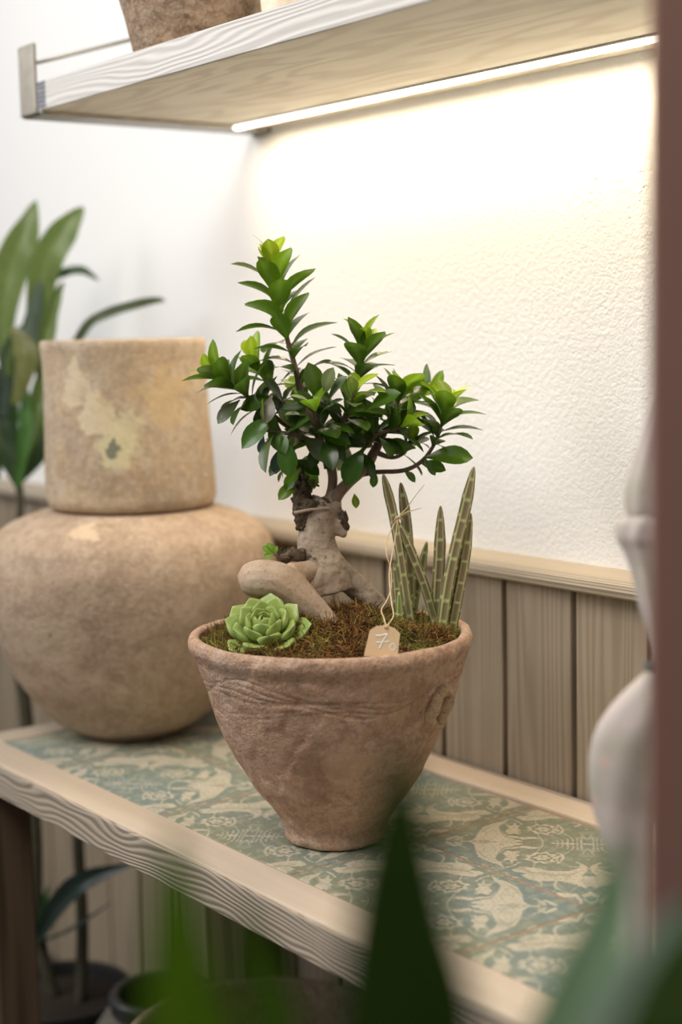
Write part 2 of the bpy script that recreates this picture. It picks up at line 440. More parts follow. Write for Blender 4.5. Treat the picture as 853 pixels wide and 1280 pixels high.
def tile_material():
    t = NT('worn_damask_tile'); a = t.n('ShaderNodeAttribute'); a.attribute_name = 'Col'
    sp = t.n('ShaderNodeSeparateColor'); t.l(a.outputs['Color'], sp.inputs[0])
    tc = t.n('ShaderNodeTexCoord'); v = t.coord()
    oi = t.n('ShaderNodeObjectInfo')
    ad = t.n('ShaderNodeVectorMath', operation='ADD'); t.l(tc.outputs['Object'], ad.inputs[0]); t.l(oi.outputs['Location'], ad.inputs[1]); v = ad.outputs[0]
    big = t.noise(v, 5.5, 3); mid = t.noise(v, 38, 5, .7); fine = t.noise(v, 260, 4, .7)
    ground = t.mix(t.ramp(big, [(.38, (0, 0, 0)), (.6, (1, 1, 1))]), (.185, .235, .215), (.235, .25, .175))
    ground = t.mix(t.math('MULTIPLY', sp.outputs[2], .35), ground, (.36, .38, .28))
    cream = t.mix(big, (.52, .50, .42), (.54, .46, .32))
    f = t.math('MULTIPLY', sp.outputs[0], t.math('SUBTRACT', 1.0, t.math('MULTIPLY', t.ramp(mid, [(.5, (0, 0, 0)), (.72, (1, 1, 1))]), .6)))
    c = t.mix(f, ground, cream)
    c = t.mix(t.math('MULTIPLY', sp.outputs[1], .6), c, (.26, .24, .15))
    c = t.mix(t.math('MULTIPLY', t.ramp(fine, [(.52, (0, 0, 0)), (.7, (1, 1, 1))]), .3), c, (.52, .48, .38))
    c = t.mix(t.math('MULTIPLY', t.ramp(mid, [(.30, (1, 1, 1)), (.42, (0, 0, 0))]), .3), c, (.50, .50, .42))
    rg = t.math('ADD', .34, t.math('MULTIPLY', mid, .25))
    return t.fin(c, rg, t.bump(mid, .12, .0008), spec=.4)
M_tile = tile_material()
TS = .3030; G = .0022
def make_tile(x0, x1, y0, y1, fullx, fully, flip):
    """fullx/fully: the lower left corner of the whole square tile; flip: turned half round"""
    nx = max(2, int((x1-x0)/.0016)); ny = max(2, int((y1-y0)/.0016))
    xs = np.linspace(x0+G, x1-G, nx); ys = np.linspace(y0+G, y1-G, ny)
    XX, YY = np.meshgrid(xs, ys)
    P = (XX-fullx)/TS; Q = (YY-fully)/TS
    if flip: P, Q = 1-P, 1-Q
    cr, li, gh = tile_print(P, Q)
    cxm, cym = (x0+x1)/2, (y0+y1)/2
    top = np.stack([XX-cxm, YY-cym, np.zeros_like(XX)], -1).reshape(-1, 3)
    edge = np.minimum.reduce([XX-x0-G, x1-G-XX, YY-y0-G, y1-G-YY]).ravel()
    top[:, 2] = -.0008*np.exp(-edge/.0007)
    idx = np.arange(nx*ny).reshape(ny, nx)
    quads = np.stack([idx[:-1, :-1], idx[:-1, 1:], idx[1:, 1:], idx[1:, :-1]], -1).reshape(-1, 4).tolist()
    cols = np.zeros((nx*ny, 4), np.float32); cols[:, 0] = cr.ravel(); cols[:, 1] = li.ravel(); cols[:, 2] = gh.ravel(); cols[:, 3] = 1
    # rim wall
    ring = list(idx[0, :])+list(idx[1:, -1])+list(idx[-1, -2::-1])+list(idx[-2:0:-1, 0])
    V = top.tolist(); b0 = len(V)
    for i in ring: V.append([V[i][0], V[i][1], -.009])
    nr = len(ring)
    for i in range(nr): quads.append([int(ring[i]), b0+i, b0+(i+1) % nr, int(ring[(i+1) % nr])])
    cols = np.vstack([cols, np.tile([[0, 0, 0, 1]], (nr, 1))])
    me = bpy.data.meshes.new('tile'); me.from_pydata(V, [], quads)
    a = me.color_attributes.new('Col', 'FLOAT_COLOR', 'POINT'); a.data.foreach_set('color', cols.astype(np.float32).ravel())
    me.materials.append(M_tile); me.update()
    o = bpy.data.objects.new('tile', me); C.objects.link(o); o.parent = table
    o.location = Vector((cxm, cym, zt-.0008+rl.uniform(-.0003, .0003)))-table.location
    o.rotation_euler = (rl.uniform(-.0012, .0012), rl.uniform(-.0012, .0012), 0)
L0x = -1.457-2*TS
col = -1
while True:
    fx = L0x+col*TS
    x0 = max(fx, -2.25); x1 = min(fx+TS, -.535)
    if fx > -.54: break
    even = (col % 2 == 0)
    # front row: square hangs down from the middle joint
    make_tile(x0, x1, FY1, MY, fx, MY-TS, even)
    make_tile(x0, x1, MY, BY0, fx, MY, not even)
    col += 1

# ------------------------------------------------------------------ wall shelf with its bracket and light
shelf = thing('wall_shelf', 'pale grained wooden shelf board fixed high on the white wall', 'shelf', (-1.5, 1.3, 1.728))
box('shelf_board', -2.166, -.86, 1.080, 1.4995, 1.7285, 1.7700, M_shelf_b, shelf, .0015)
box('front_edge', -2.166, -.86, 1.076, 1.080, 1.7285, 1.7705, M_shelf, shelf, .001)
M_end_dark = simple('dark_shelf_end', (.16, .16, .19), .6, 0, 50, .5)  # dark blue-grey blocks on the front face at the left end
for i in range(6):
    box('end_block', -2.1665, -2.138, 1.0748, 1.0775, 1.7310+i*.0066, 1.7365+i*.0066, M_end_dark, shelf, .0012)
br = thing('shelf_bracket', 'worn steel bracket with upstand plate at the left end of the shelf', 'bracket', (-2.19, 1.3, 1.72))
box('upstand_plate', -2.222, -2.168, 1.0735, 1.0795, 1.7235, 1.829, M_steel, br, .0028)
box('support_bar', -2.222, -2.160, 1.0795, 1.4995, 1.7222, 1.7280, M_steel, br, .0012)
V, Fc = tube_geo([(-2.172, 1.0810, 1.800), (-2.172, 1.4999, 1.925)], [.0028, .0028], 10)
mesh_obj('stay_rod', V, Fc, M_steel, br)
lt = thing('led_strip_light', 'glowing white light strip under the shelf close to the wall', 'light strip', (-1.58, 1.428, 1.725))
M_led = NT('glowing_diffuser'); M_led.b.inputs['Emission Color'].default_value = (1, .93, .80, 1); M_led.b.inputs['Emission Strength'].default_value = 3.0; M_led.b.inputs['Base Color'].default_value = (.9, .9, .88, 1)
box('diffuser', -2.160, -1.00, 1.4215, 1.4345, 1.7195, 1.7262, M_led.m, lt, .0028)
M_alu = simple('aluminium_channel', (.55, .53, .5), .4, .8, 40, .1)
box('channel', -2.164, -.996, 1.4195, 1.4365, 1.7255, 1.7285, M_alu, lt, .0005)

# ------------------------------------------------------------------ clay pots on the shelf
def nz(p, s, seed=0): return noise.noise(Vector((p[0]*s+seed, p[1]*s-seed, p[2]*s+seed*.5)))
def vessel(name, label, cat, cx, cy, z0, outer, wall_t, mat, n=96, amp=.002, step=.006, shift=None, partname='body', extra=None, parent=None, depth_in=None, seed=0, group=None, part=None):
    """outer: (r,z above z0) from foot up to the rim; the inner wall is built too"""
    root = parent or thing(name, label, cat, (cx, cy, z0), group)
    rim_r, rim_z = outer[-1]
    op = resample(outer, step)
    ih = depth_in if depth_in is not None else .012
    inner = []
    for (r_, z) in reversed(outer):
        if z <= ih: break
        inner.append((max(r_-wall_t, .01), z))
    lip = [(rim_r-wall_t*.12, rim_z+wall_t*.22), (rim_r-wall_t*.5, rim_z+wall_t*.34), (rim_r-wall_t*.88, rim_z+wall_t*.2)]
    ip = resample(inner+[(max(inner[-1][0]*.8, .01), ih), (.004, ih)], step*2)
    prof = [(.003, .0005), (outer[0][0]*.9, .0003)]+op+lip+ip
    prof = [(r_, z+z0) for r_, z in prof]
    def fn(a, z, r_):
        p = Vector((math.cos(a)*r_, math.sin(a)*r_, z))
        e = amp*(nz(p, 9, seed)+.5*nz(p, 27, seed)+.22*nz(p, 85, seed)) if r_ > .01 else 0
        if extra: e += extra(a, z-z0, r_)
        return e
    V, Fc = lathe_geo(prof, cx, cy, n, fn, shift)
    for i in range(len(V)):
        if V[i].z < z0+.0002: V[i].z = z0+.0002
    mesh_obj(part or partname, V, Fc, mat, root)
    return root
M_brown = clay('rough_brown_clay', (.27, .19, .13), (.45, .36, .27), (.07, .045, .03), (.36, .25, .17), 1.6, .9)
M_tan = clay('tan_clay', (.58, .42, .30), (.75, .65, .52), (.42, .29, .19), (.62, .46, .32), 1.2, .4)
M_pale = clay('pale_clay', (.74, .66, .55), (.82, .78, .70), (.55, .45, .34), (.70, .58, .44), 1.2, .3)
sx = -1.865
vessel('clay_pot', 'rough dark brown clay pot standing at the front edge of the wall shelf', 'pot', sx, 1.166, 1.7708, [(.078, 0), (.083, .006), (.094, .05), (.105, .10), (.112, .15), (.114, .18)], .012, M_brown, 96, .004, seed=3, group='clay pots on the wall shelf')
q = at(344, 10, 2.15)
vessel('clay_pot', 'small pale tan pot between two others on the wall shelf', 'pot', -1.700, 1.215, 1.7708, [(.030, 0), (.034, .004), (.038, .04), (.043, .085), (.045, .10)], .006, M_pale, 64, .001, group='clay pots on the wall shelf')
vessel('clay_pot', 'small orange clay pot furthest right on the wall shelf', 'pot', -1.600, 1.190, 1.7708, [(.032, 0), (.036, .004), (.041, .04), (.047, .085), (.049, .10)], .006, M_tan, 64, .001, group='clay pots on the wall shelf')

# ------------------------------------------------------------------ big round jar and the cylinder pot on it
JX, JY = -2.187, 1.207
px = .00129
def jshift(z):
    k_ = min(max((z-TT)/.36, 0), 1)
    return RGT*(.012*k_)*1.0
prof_j = [(.084, 0), (.090, .004), (.098, .010), (.118, .020), (.142, .042), (.185, .098), (.219, .180), (.2335, .240), (.2355, .275), (.230, .300), (.2175, .325), (.190, .346), (.160, .357), (.139, .364), (.115, .3655), (.105, .366)]
jc = Vector((JX, JY, TT))
def jx(t, v, c):
    pA = (at(110, 655, 2.30)-jc); c = spot(t, tuple(pA), .040, (.72, .55, .38), c, .75, .7, (1, 1, 1.6))
    pB = (at(62, 795, 2.30)-jc); c = spot(t, tuple(pB), .045, (.52, .41, .29), c, .6, .7)
    pC = (at(60, 798, 2.30)-jc); c = spot(t, tuple(pC), .0075, (.06, .035, .02), c, .9, .8)
    return c
M_jar = clay('sandy_clay', (.44, .325, .235), (.60, .47, .35), (.28, .195, .135), (.50, .37, .26), .8, 1.1, jx)
def jar_dent(a, z, r_): return 0
jar = vessel('storage_jar', 'large round sandy clay jar standing on the tiled table', 'jar', JX, JY, TT+.0003, prof_j, .014, M_jar, 160, .0028, .006, jshift, seed=1)
# cylinder
zc = TT+.3685
cc = Vector((JX, JY, zc))+RGT*.0155
def cshift(z): return RGT*(-.006*(z-zc)/.27)
prof_c = [(.128, 0), (.1335, .005), (.1362, .015), (.1355, .06), (.1325, .13), (.1300, .20), (.1300, .235), (.1315, .255), (.1310, .262)]
def cxm(t, v, c):
    d = 2.34
    for (a, b, r_, cl, st) in ((150, 556, .040, (.62, .55, .34), .95), (122, 515, .036, (.66, .55, .37), .9), (92, 480, .034, (.66, .55, .38), .8), (165, 530, .022, (.62, .54, .35), .8), (142, 562, .0145, (.17, .18, .13), .9), (118, 548, .005, (.22, .21, .15), .7), (130, 500, .010, (.50, .36, .22), .5), (215, 490, .05, (.62, .45, .22), .45), (230, 440, .03, (.66, .52, .30), .5)):
        c = spot(t, tuple(at(a, b, d)-cc), r_, cl, c, st, .75)
    return c
M_cyl = clay('lime_streaked_clay', (.44, .345, .25), (.60, .51, .39), (.28, .21, .15), (.50, .36, .22), .9, .9, cxm)
cyl = vessel('cylinder_pot', 'tall lime-stained cylinder pot stacked on the round jar', 'pot', cc.x, cc.y, zc, prof_c, .010, M_cyl, 160, .0016, .006, cshift, seed=5)

# ------------------------------------------------------------------ planter
pb = onz(420, 1045, TT)
PX, PY = pb.x, pb.y
PR = .2655      # rim height above the table
pot_c = Vector((PX, PY, TT))
HB = math.atan2(*(at(551, 884, 1.86)-pot_c).yx)      # direction of the lug
prof_p = [(.058, 0), (.062, .002), (.0645, .008), (.064, .016), (.0685, .026), (.079, .042), (.0925, .060), (.108, .083), (.1225, .108), (.1355, .135), (.1465, .163), (.157, .195), (.166, .225), (.170, .238), (.1745, .246), (.1775, .252), (.178, .258), (.1765, .263)]
camdir = math.atan2(-PY, -PX)
def pot_extra(a, z, r_):
    e = 0
    if .17 < z < .245 and r_ > .15:
        d = (a-camdir+math.pi) % (2*math.pi)-math.pi
        # combed wavy lines
        for k_ in range(4):
            zc_ = .2185-.0052*k_-.012*math.sin(3.0*d+.6)*(1-.35*k_*.3)+(.004*math.sin(7*d+k_))
            q_ = (z-zc_)/.00135
            if abs(q_) < 3: e -= .0017*math.exp(-q_*q_)*(.5+.55*(noise.noise(Vector((a*9, k_*3.1, 0)))+.5))
        for k_ in range(2):
            zc_ = .196-.006*k_+.010*math.sin(3.0*d+1.4)
            q_ = (z-zc_)/.0013
            if abs(q_) < 3: e -= .0016*math.exp(-q_*q_)*max(0, noise.noise(Vector((a*5, k_*5.1, 2)))+.35)
    p = Vector((math.cos(a)*r_, math.sin(a)*r_, z))
    # flaked skin: shallow steps
    f_ = noise.noise(p*17+Vector((3, 1, 7)))+.5*noise.noise(p*45)
    e += .0010*max(-1, min(1, f_*8))
    return e
def potx(t, v, c):
    for (a, b, r_, cl, st) in ((400, 985, .040, (.34, .21, .14), .55), (380, 940, .030, (.36, .23, .15), .45), (440, 960, .034, (.62, .42, .29), .6), (400, 900, .026, (.60, .43, .31), .6), (350, 930, .018, (.58, .39, .26), .6), (340, 1000, .03, (.47, .31, .22), .5), (470, 1000, .03, (.35, .22, .15), .5), (520, 870, .035, (.33, .21, .13), .5), (545, 920, .03, (.30, .19, .12), .55), (549, 886, .025, (.12, .07, .045), .8), (495, 885, .022, (.56, .38, .24), .6), (280, 850, .04, (.52, .40, .31), .45)):  # the near-black spot paints the shade around the lug into the clay
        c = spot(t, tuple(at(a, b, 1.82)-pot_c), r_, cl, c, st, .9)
    return c
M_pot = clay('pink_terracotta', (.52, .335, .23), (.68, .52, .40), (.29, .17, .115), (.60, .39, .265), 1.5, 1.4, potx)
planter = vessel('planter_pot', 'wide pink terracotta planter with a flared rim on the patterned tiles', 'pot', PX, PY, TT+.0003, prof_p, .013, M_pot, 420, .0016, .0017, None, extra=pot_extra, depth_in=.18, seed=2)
# lug: a lumpy ring pressed onto the wall
hv_ = Vector((math.cos(HB), math.sin(HB), 0)); side = Vector((-math.sin(HB), math.cos(HB), 0))
hz = TT+.168
hrad = .1535
nrm = (hv_+Vector((0, 0, -.42))).normalized(); upl = side.cross(nrm).normalized()
if upl.z < 0: upl = -upl
cpt = pot_c+hv_*hrad+Vector((0, 0, .186))
V, Fc = [], []
NA, NB = 48, 16
for i in range(NA):
    a = 2*math.pi*i/NA
    rx, rz = .0150, .0240
    cen = cpt+side*(math.cos(a)*rx)+upl*(math.sin(a)*rz+.001)
    out = (side*math.cos(a)*rz+upl*math.sin(a)*rx).normalized()
    for j in range(NB):
        b_ = 2*math.pi*j/NB
        tr_ = .0078+.0034*noise.noise(Vector((math.cos(a)*2, math.sin(a)*2, 4)))
        p = cen+out*math.cos(b_)*tr_*1.15+nrm*math.sin(b_)*tr_*1.25
        p += (p-cen).normalized()*.0030*(noise.noise(p*180)+noise.noise(p*70))
        V.append(p)
for i in range(NA):
    for j in range(NB): Fc.append([i*NB+j, ((i+1) % NA)*NB+j, ((i+1) % NA)*NB+(j+1) % NB, i*NB+(j+1) % NB])
g2 = tube_geo([cpt-nrm*.006, cpt-nrm*.001, cpt+nrm*.001], [.006, .0052, .002], 16)
M_lug = clay('pitted_terracotta', (.54, .38, .25), (.72, .55, .38), (.20, .11, .065), (.60, .42, .27), 3.0, 1.0)
mesh_obj('lug_handle', *merge([(V, Fc), g2]), M_lug, planter)

# soil under the moss
RIM = TT+.258
MC = Vector((PX, PY, 0))
def moss_z(x, y):
    dx, dy = x-PX, y-PY; r_ = math.hypot(dx, dy)
    k_ = max(0, 1-(r_/.162)**2)
    h = RIM-.004+.030*k_**.75
    p = Vector((x*20, y*20, 0)); h += .014*noise.noise(p)*k_**.4+.012*noise.noise(p*3.2)*k_**.3
    return h
V, Fc = [], []
NR, NAa = 26, 72
for i in range(NR+1):
    rr = .1635*i/NR
    for j in range(NAa):
        a = 2*math.pi*j/NAa; x = PX+rr*math.cos(a); y = PY+rr*math.sin(a)
        V.append((x, y, moss_z(x, y)-.004))
for i in range(NR):
    for j in range(NAa): Fc.append([i*NAa+j, (i+1)*NAa+j, (i+1)*NAa+(j+1) % NAa, i*NAa+(j+1) % NAa])
so = mesh_obj('soil', V, Fc, M_soil, None); so['kind'] = 'stuff'; tag(so, 'dark soil filling the terracotta planter under the moss', 'soil')

# moss strands
M_moss = vcol_mat('moss_strands', .85, 200, .1, .3)
rm = random.Random(11); V, Fc, Cc = [], [], []
pal = [(.24, .10, .025), (.36, .17, .04), (.13, .055, .018), (.42, .24, .06), (.20, .17, .03), (.30, .27, .05), (.07, .035, .015), (.38, .31, .08)]
for i in range(20000):
    rr = .163*math.sqrt(rm.random()); a = rm.random()*2*math.pi
    x, y = PX+rr*math.cos(a), PY+rr*math.sin(a)
    z = moss_z(x, y)
    gz = noise.noise(Vector((x*22, y*22, 5)))
    dx_ = (x-PX)*RGT.x+(y-PY)*RGT.y
    green = gz*1.4+(.25 if (dx_ > .07 or dx_ < -.13) else -.25)+rm.uniform(-.45, .45)
    c = rm.choice(pal[4:6]+pal[7:]) if green > .1 else rm.choice(pal[:4]+[pal[6]])
    br_ = rm.uniform(.45, 1.1); c = tuple(q_*br_ for q_ in c)
    L = rm.uniform(.010, .024); w = rm.uniform(.0006, .0013)
    if -.01 < (dx_-.055) < .055 and rr > .115 and math.cos(a-math.atan2(-PY, -PX)) > .5: L *= .35
    d = Vector((rm.gauss(0, 1), rm.gauss(0, 1), rm.uniform(-.1, 1.1))).normalized()
    p = Vector((x, y, z-.004)); cur = Vector((rm.gauss(0, 1), rm.gauss(0, 1), rm.gauss(-.6, .9)))*.85
    s_ = d.orthogonal().normalized(); s2 = d.cross(s_)
    b0 = len(V); ns = 4
    for k_ in range(ns):
        wk = w*(1-.75*k_/(ns-1))
        for tt in range(3):
            an = tt*2.094
            V.append(p+(s_*math.cos(an)+s2*math.sin(an))*wk); Cc.append((*c, 1))
        d = (d+cur*.33).normalized(); p = p+d*(L/(ns-1))
        hr = math.hypot(p.x-PX, p.y-PY)
        if hr > .1625: p.x = PX+(p.x-PX)*.1625/hr; p.y = PY+(p.y-PY)*.1625/hr
    for k_ in range(ns-1):
        for tt in range(3):
            Fc.append([b0+k_*3+tt, b0+k_*3+(tt+1) % 3, b0+(k_+1)*3+(tt+1) % 3, b0+(k_+1)*3+tt])
mo = mesh_obj('moss', V, Fc, M_moss, None, True, Cc); mo['kind'] = 'stuff'; tag(mo, 'rust brown and olive moss covering the soil of the planter', 'moss')

# ------------------------------------------------------------------ bonsai
BD = 1.975          # depth of the plant
def B(x, y, dz=0): return at(x, y, BD+dz)
bon = thing('bonsai_tree', 'small bonsai with glossy green leaves and a thick pale trunk in the planter', 'bonsai', (B(400, 752).x, B(400, 752).y, moss_z(B(400, 752).x, B(400, 752).y)-.004))
PM = BD/F           # metres per pixel
def bark():
    t = NT('pale_bark'); v = t.coord(); n1 = t.noise(v, 30, 5, .65); n2 = t.noise(v, 160, 5, .7)
    vs = t.coord(scale=(1, 1, 4)); rings = t.noise(vs, 40, 3, .6)
    c = t.mix(t.ramp(n1, [(.35, (0, 0, 0)), (.65, (1, 1, 1))]), (.32, .235, .165), (.48, .385, .29))
    c = t.mix(t.math('MULTIPLY', t.ramp(n2, [(.55, (0, 0, 0)), (.68, (1, 1, 1))]), .7), c, (.10, .065, .04))
    c = t.mix(t.math('MULTIPLY', t.ramp(rings, [(.5, (0, 0, 0)), (.62, (1, 1, 1))]), .35), c, (.24, .17, .11))
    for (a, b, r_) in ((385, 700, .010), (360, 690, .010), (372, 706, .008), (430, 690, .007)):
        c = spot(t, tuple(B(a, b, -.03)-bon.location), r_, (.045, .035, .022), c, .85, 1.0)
    return t.fin(c, .75, t.bump(t.math('ADD', n2, rings), .6, .0018), spec=.25)
def rootmat():
    t = NT('tan_root'); v = t.coord(); n1 = t.noise(v, 22, 5, .65); n2 = t.noise(v, 240, 5, .7)
    c = t.mix(t.ramp(n1, [(.35, (0, 0, 0)), (.65, (1, 1, 1))]), (.42, .28, .18), (.55, .43, .32))
    c = t.mix(t.math('MULTIPLY', t.ramp(n2, [(.56, (0, 0, 0)), (.66, (1, 1, 1))]), .55), c, (.20, .11, .06))
    return t.fin(c, .7, t.bump(n2, .45, .0015), spec=.25)
M_bark = bark(); M_root = rootmat()
M_twig = simple('brown_twig_bark', (.13, .08, .05), .75, 0, 180, .45, .6)
M_rough = clay('rough_dark_bark', (.12, .085, .055), (.26, .21, .14), (.03, .02, .012), (.16, .11, .07), 5, 1.0)

def remeshed(name, geos, mat, parent, vox=.0022, disp=0):
    o = mesh_obj(name, *merge(geos), mat, parent)
    r_ = o.modifiers.new('remesh', 'REMESH'); r_.mode = 'VOXEL'; r_.voxel_size = vox; r_.use_smooth_shade = True
    s_ = o.modifiers.new('smooth', 'SMOOTH'); s_.factor = .5; s_.iterations = 5
    if disp:
        tx = bpy.data.textures.new(name+'_relief', 'CLOUDS'); tx.noise_scale = .010; tx.noise_depth = 3
        d_ = o.modifiers.new('displace', 'DISPLACE'); d_.texture = tx; d_.strength = disp; d_.mid_level = .5
    return o
def T(pts, n=14, sub=5):
    """pts: (px, py, depth offset, radius px)"""
    return tube_geo([B(a, b, c) for a, b, c, r_ in pts], [r_*PM for a, b, c, r_ in pts], n, True, sub)
trunk_geos = [
    T([(414, 742, .0, 27), (407, 715, 0, 29), (398, 692, 0, 26), (396, 672, 0, 24), (399, 655, 0, 23), (402, 638, 0, 22), (408, 626, 0, 17)]),
    T([(374, 704, -.01, 13), (392, 684, 0, 15), (404, 660, 0, 14)]),
    T([(386, 745, -.02, 15), (396, 722, -.015, 17), (402, 700, -.005, 16)]),
    T([(400, 700, .01, 18), (425, 716, .015, 17), (446, 734, .02, 16), (468, 752, .02, 14), (482, 770, .02, 10)]),
    T([(410, 648, 0, 16), (416, 632, 0, 12), (421, 622, 0, 7.5)]),
    T([(408, 640, 0, 13), (415, 622, .0, 9), (416, 612, 0, 6)]),
    T([(390, 645, .01, 12), (381, 628, .01, 11), (378, 605, .01, 8), (376, 585, .01, 7)]),
    T([(425, 650, -.005, 9), (428, 664, -.006, 8), (434, 667, -.006, 6)], sub=3),
]
remeshed('trunk', trunk_geos, M_bark, bon, .0021, .0035)
root_geos = [T([(298, 727, -.055, 3), (300, 726.5, -.055, 10), (304, 726, -.055, 16), (311, 725, -.055, 21), (324, 724, -.055, 24.5), (344, 727, -.053, 25.5), (362, 737, -.05, 24), (380, 753, -.048, 21), (398, 768, -.045, 17), (415, 785, -.043, 13)]),
             T([(362, 716, -.045, 13), (378, 716, -.03, 14), (392, 712, -.015, 13)], sub=4)]
remeshed('root', root_geos, M_root, bon, .0018, .0012)
# rough collar of old bark and the moss on it, twig tied across
rr2 = random.Random(5); gs = []
def lump(c, r_, n=7):
    bm = bmesh.new(); bmesh.ops.create_icosphere(bm, subdivisions=1, radius=r_)
    for v in bm.verts: v.co = v.co*(1+1.1*noise.noise(v.co*420+c*90))
    bm.verts.index_update(); out = ([v.co+c for v in bm.verts], [[v.index for v in f.verts] for f in bm.faces]); bm.free(); return out
for i in range(200):
    w = rr2.random()
    if w < .45: a, b, s_ = rr2.gauss(379, 6), rr2.uniform(592, 662), 8
    elif w < .8: a, b, s_ = rr2.uniform(372, 412), rr2.gauss(633, 6), 8
    elif w < .9: a, b, s_ = rr2.gauss(429, 3), rr2.uniform(640, 668), 8
    else: a, b, s_ = rr2.gauss(366, 8), rr2.gauss(696, 5), 8
    gs.append(lump(B(a, b, rr2.uniform(-.018, .010)), rr2.uniform(1.4, 3.6)*PM))
mesh_obj('rough_bark', *merge(gs), M_rough, bon)['kind'] = 'stuff'
stub = remeshed('rough_bark', [T([(383, 662, -.008, 9), (379, 645, -.006, 12), (378, 625, -.002, 12), (378, 605, .004, 10), (376, 588, .01, 8)]), T([(374, 634, -.006, 9), (392, 633, -.012, 10), (410, 631, -.008, 9)]),
    T([(427, 640, -.006, 5), (430, 652, -.008, 6), (432, 664, -.006, 7)], sub=3), T([(352, 698, -.025, 5), (366, 694, -.022, 8), (380, 694, -.018, 8)], sub=3)], M_rough, bon, .0016, .010)
mesh_obj('twig', *tube_geo([B(368, 641, -.024), B(388, 637, -.027), B(412, 635, -.022)], [.0022, .0019, .0017], 8), M_root, bon)
mesh_obj('twig', *tube_geo([B(426, 634, -.01), B(429, 645, -.015), B(434, 657, -.017)], [.0012, .0010, .0005], 6), M_twig, bon)

def branch(pts, name='branch', mat=None):
    mesh_obj(name, *T(pts, 8, 4), mat or M_twig, bon)
    return [B(a, b, c) for a, b, c, r_ in pts]

# leaf blades: a few shared meshes
def leaf_mesh(name, mat, nu=8, nv=5, width=.42, wpos=.62, droop=.22, fold=.10, tipness=1.0, twist=0):
    V, Fc, Cc = [], [], []
    for i in range(nu+1):
        t = i/nu
        wv = width*.5*(math.sin(math.pi*min(1, t**(math.log(.5)/math.log(wpos))))**.72)
        if t < .12: wv = max(.022, wv*.5)
        x = t-.0; z = -droop*t*t+.10*math.sin(t*math.pi)*.6
        for j in range(nv):
            s_ = (j/(nv-1))*2-1
            tw = twist*t
            yy = s_*wv; zz = abs(s_)**1.3*wv*fold*4
            V.append((x, yy*math.cos(tw)-zz*math.sin(tw), z+zz*math.cos(tw)+yy*math.sin(tw)))
            m_ = .30 if j == nv//2 else 0
            Cc.append((m_, m_, m_, 1))
    for i in range(nu):
        for j in range(nv-1): Fc.append([i*nv+j, (i+1)*nv+j, (i+1)*nv+j+1, i*nv+j+1])
    me = bpy.data.meshes.new(name); me.from_pydata(V, [], Fc)
    me.polygons.foreach_set('use_smooth', [True]*len(me.polygons))
    a = me.color_attributes.new('Col', 'FLOAT_COLOR', 'POINT'); a.data.foreach_set('color', np.array(Cc, np.float32).ravel())
    me.materials.append(mat); me.update(); return me
M_leaf = foliage('glossy_leaf', .27, .30)
LM = [leaf_mesh('leaf_blade', M_leaf, droop=d_, fold=f_, width=w_, twist=tw) for d_, f_, w_, tw in ((.10, .04, .50, 0), (.26, .06, .48, .25), (.36, .03, .52, -.2), (.02, .06, .46, .1), (.20, .02, .54, -.1))]
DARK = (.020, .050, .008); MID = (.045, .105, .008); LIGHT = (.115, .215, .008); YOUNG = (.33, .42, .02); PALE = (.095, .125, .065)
def lerp(a, b, t): return tuple(a[i]+(b[i]-a[i])*t for i in range(3))
rb = random.Random(21)
NL = [0]
def put_leaf(parent, me, base, d, nrm_, length, color, name='leaf'):
    d = d.normalized(); yv = nrm_.cross(d)
    if yv.length < .05: yv = d.orthogonal()
    yv.normalize(); zv = d.cross(yv)
    o = bpy.data.objects.new(name, me); C.objects.link(o); o.parent = parent
    mat = Matrix((d, yv, zv)).transposed().to_4x4() @ Matrix.Diagonal((length, length, length, 1))
    mat.translation = base-parent.location
    o.matrix_local = mat
    o.color = (*color, 1); NL[0] += 1
    return o
def shoot(pts, n, L, tip=1, t0=.25, leaf0=.7, spread=(82, 22), young=.8, gold=137.5, shade=0, start=None, dim=1):
    """leaves set spirally along a twig polyline in space"""
    segs = [(pts[i], pts[i+1]) for i in range(len(pts)-1)]
    tot = sum((b-a).length for a, b in segs)
    ph = rb.random()*6.28 if start is None else start
    for i in range(n):
        t = t0+(1-t0)*((i+.3)/n)**.85
        dist = t*tot; p = pts[-1]; tg = (pts[-1]-pts[-2]).normalized()
        for a, b in segs:
            if dist <= (b-a).length: p = a+(b-a).normalized()*dist; tg = (b-a).normalized(); break
            dist -= (b-a).length
        f_ = i/max(1, n-1)
        ang = ph+math.radians(gold)*i
        s_ = tg.orthogonal().normalized(); s2 = tg.cross(s_)
        rad = s_*math.cos(ang)+s2*math.sin(ang)
        th = math.radians(spread[0]+(spread[1]-spread[0])*f_**1.3+rb.uniform(-9, 9))
        d = tg*math.cos(th)+rad*math.sin(th)
        d = (d+Vector((0, 0, .12))).normalized()
        ln = 1.16*L*PM*(leaf0+(1-leaf0)*math.sin(min(1, f_*1.6+.2)*math.pi/2))*(1 if f_ < .85 else .72)*rb.uniform(.85, 1.12)
        nrm_ = (tg*math.sin(th)-rad*math.cos(th)+Vector((0, 0, .6))).normalized()
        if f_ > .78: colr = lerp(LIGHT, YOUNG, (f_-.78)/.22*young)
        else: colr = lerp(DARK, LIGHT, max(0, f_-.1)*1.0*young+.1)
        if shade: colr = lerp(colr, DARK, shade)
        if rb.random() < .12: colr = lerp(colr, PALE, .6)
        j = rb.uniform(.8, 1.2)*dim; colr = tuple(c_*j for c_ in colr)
        me = rb.choice(LM[:2]+[LM[3]]+[LM[4]]) if f_ > .4 else rb.choice(LM)
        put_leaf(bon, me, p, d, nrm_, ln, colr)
M_limb = simple('reddish_limb_bark', (.25, .165, .115), .75, 0, 150, .45, .8)
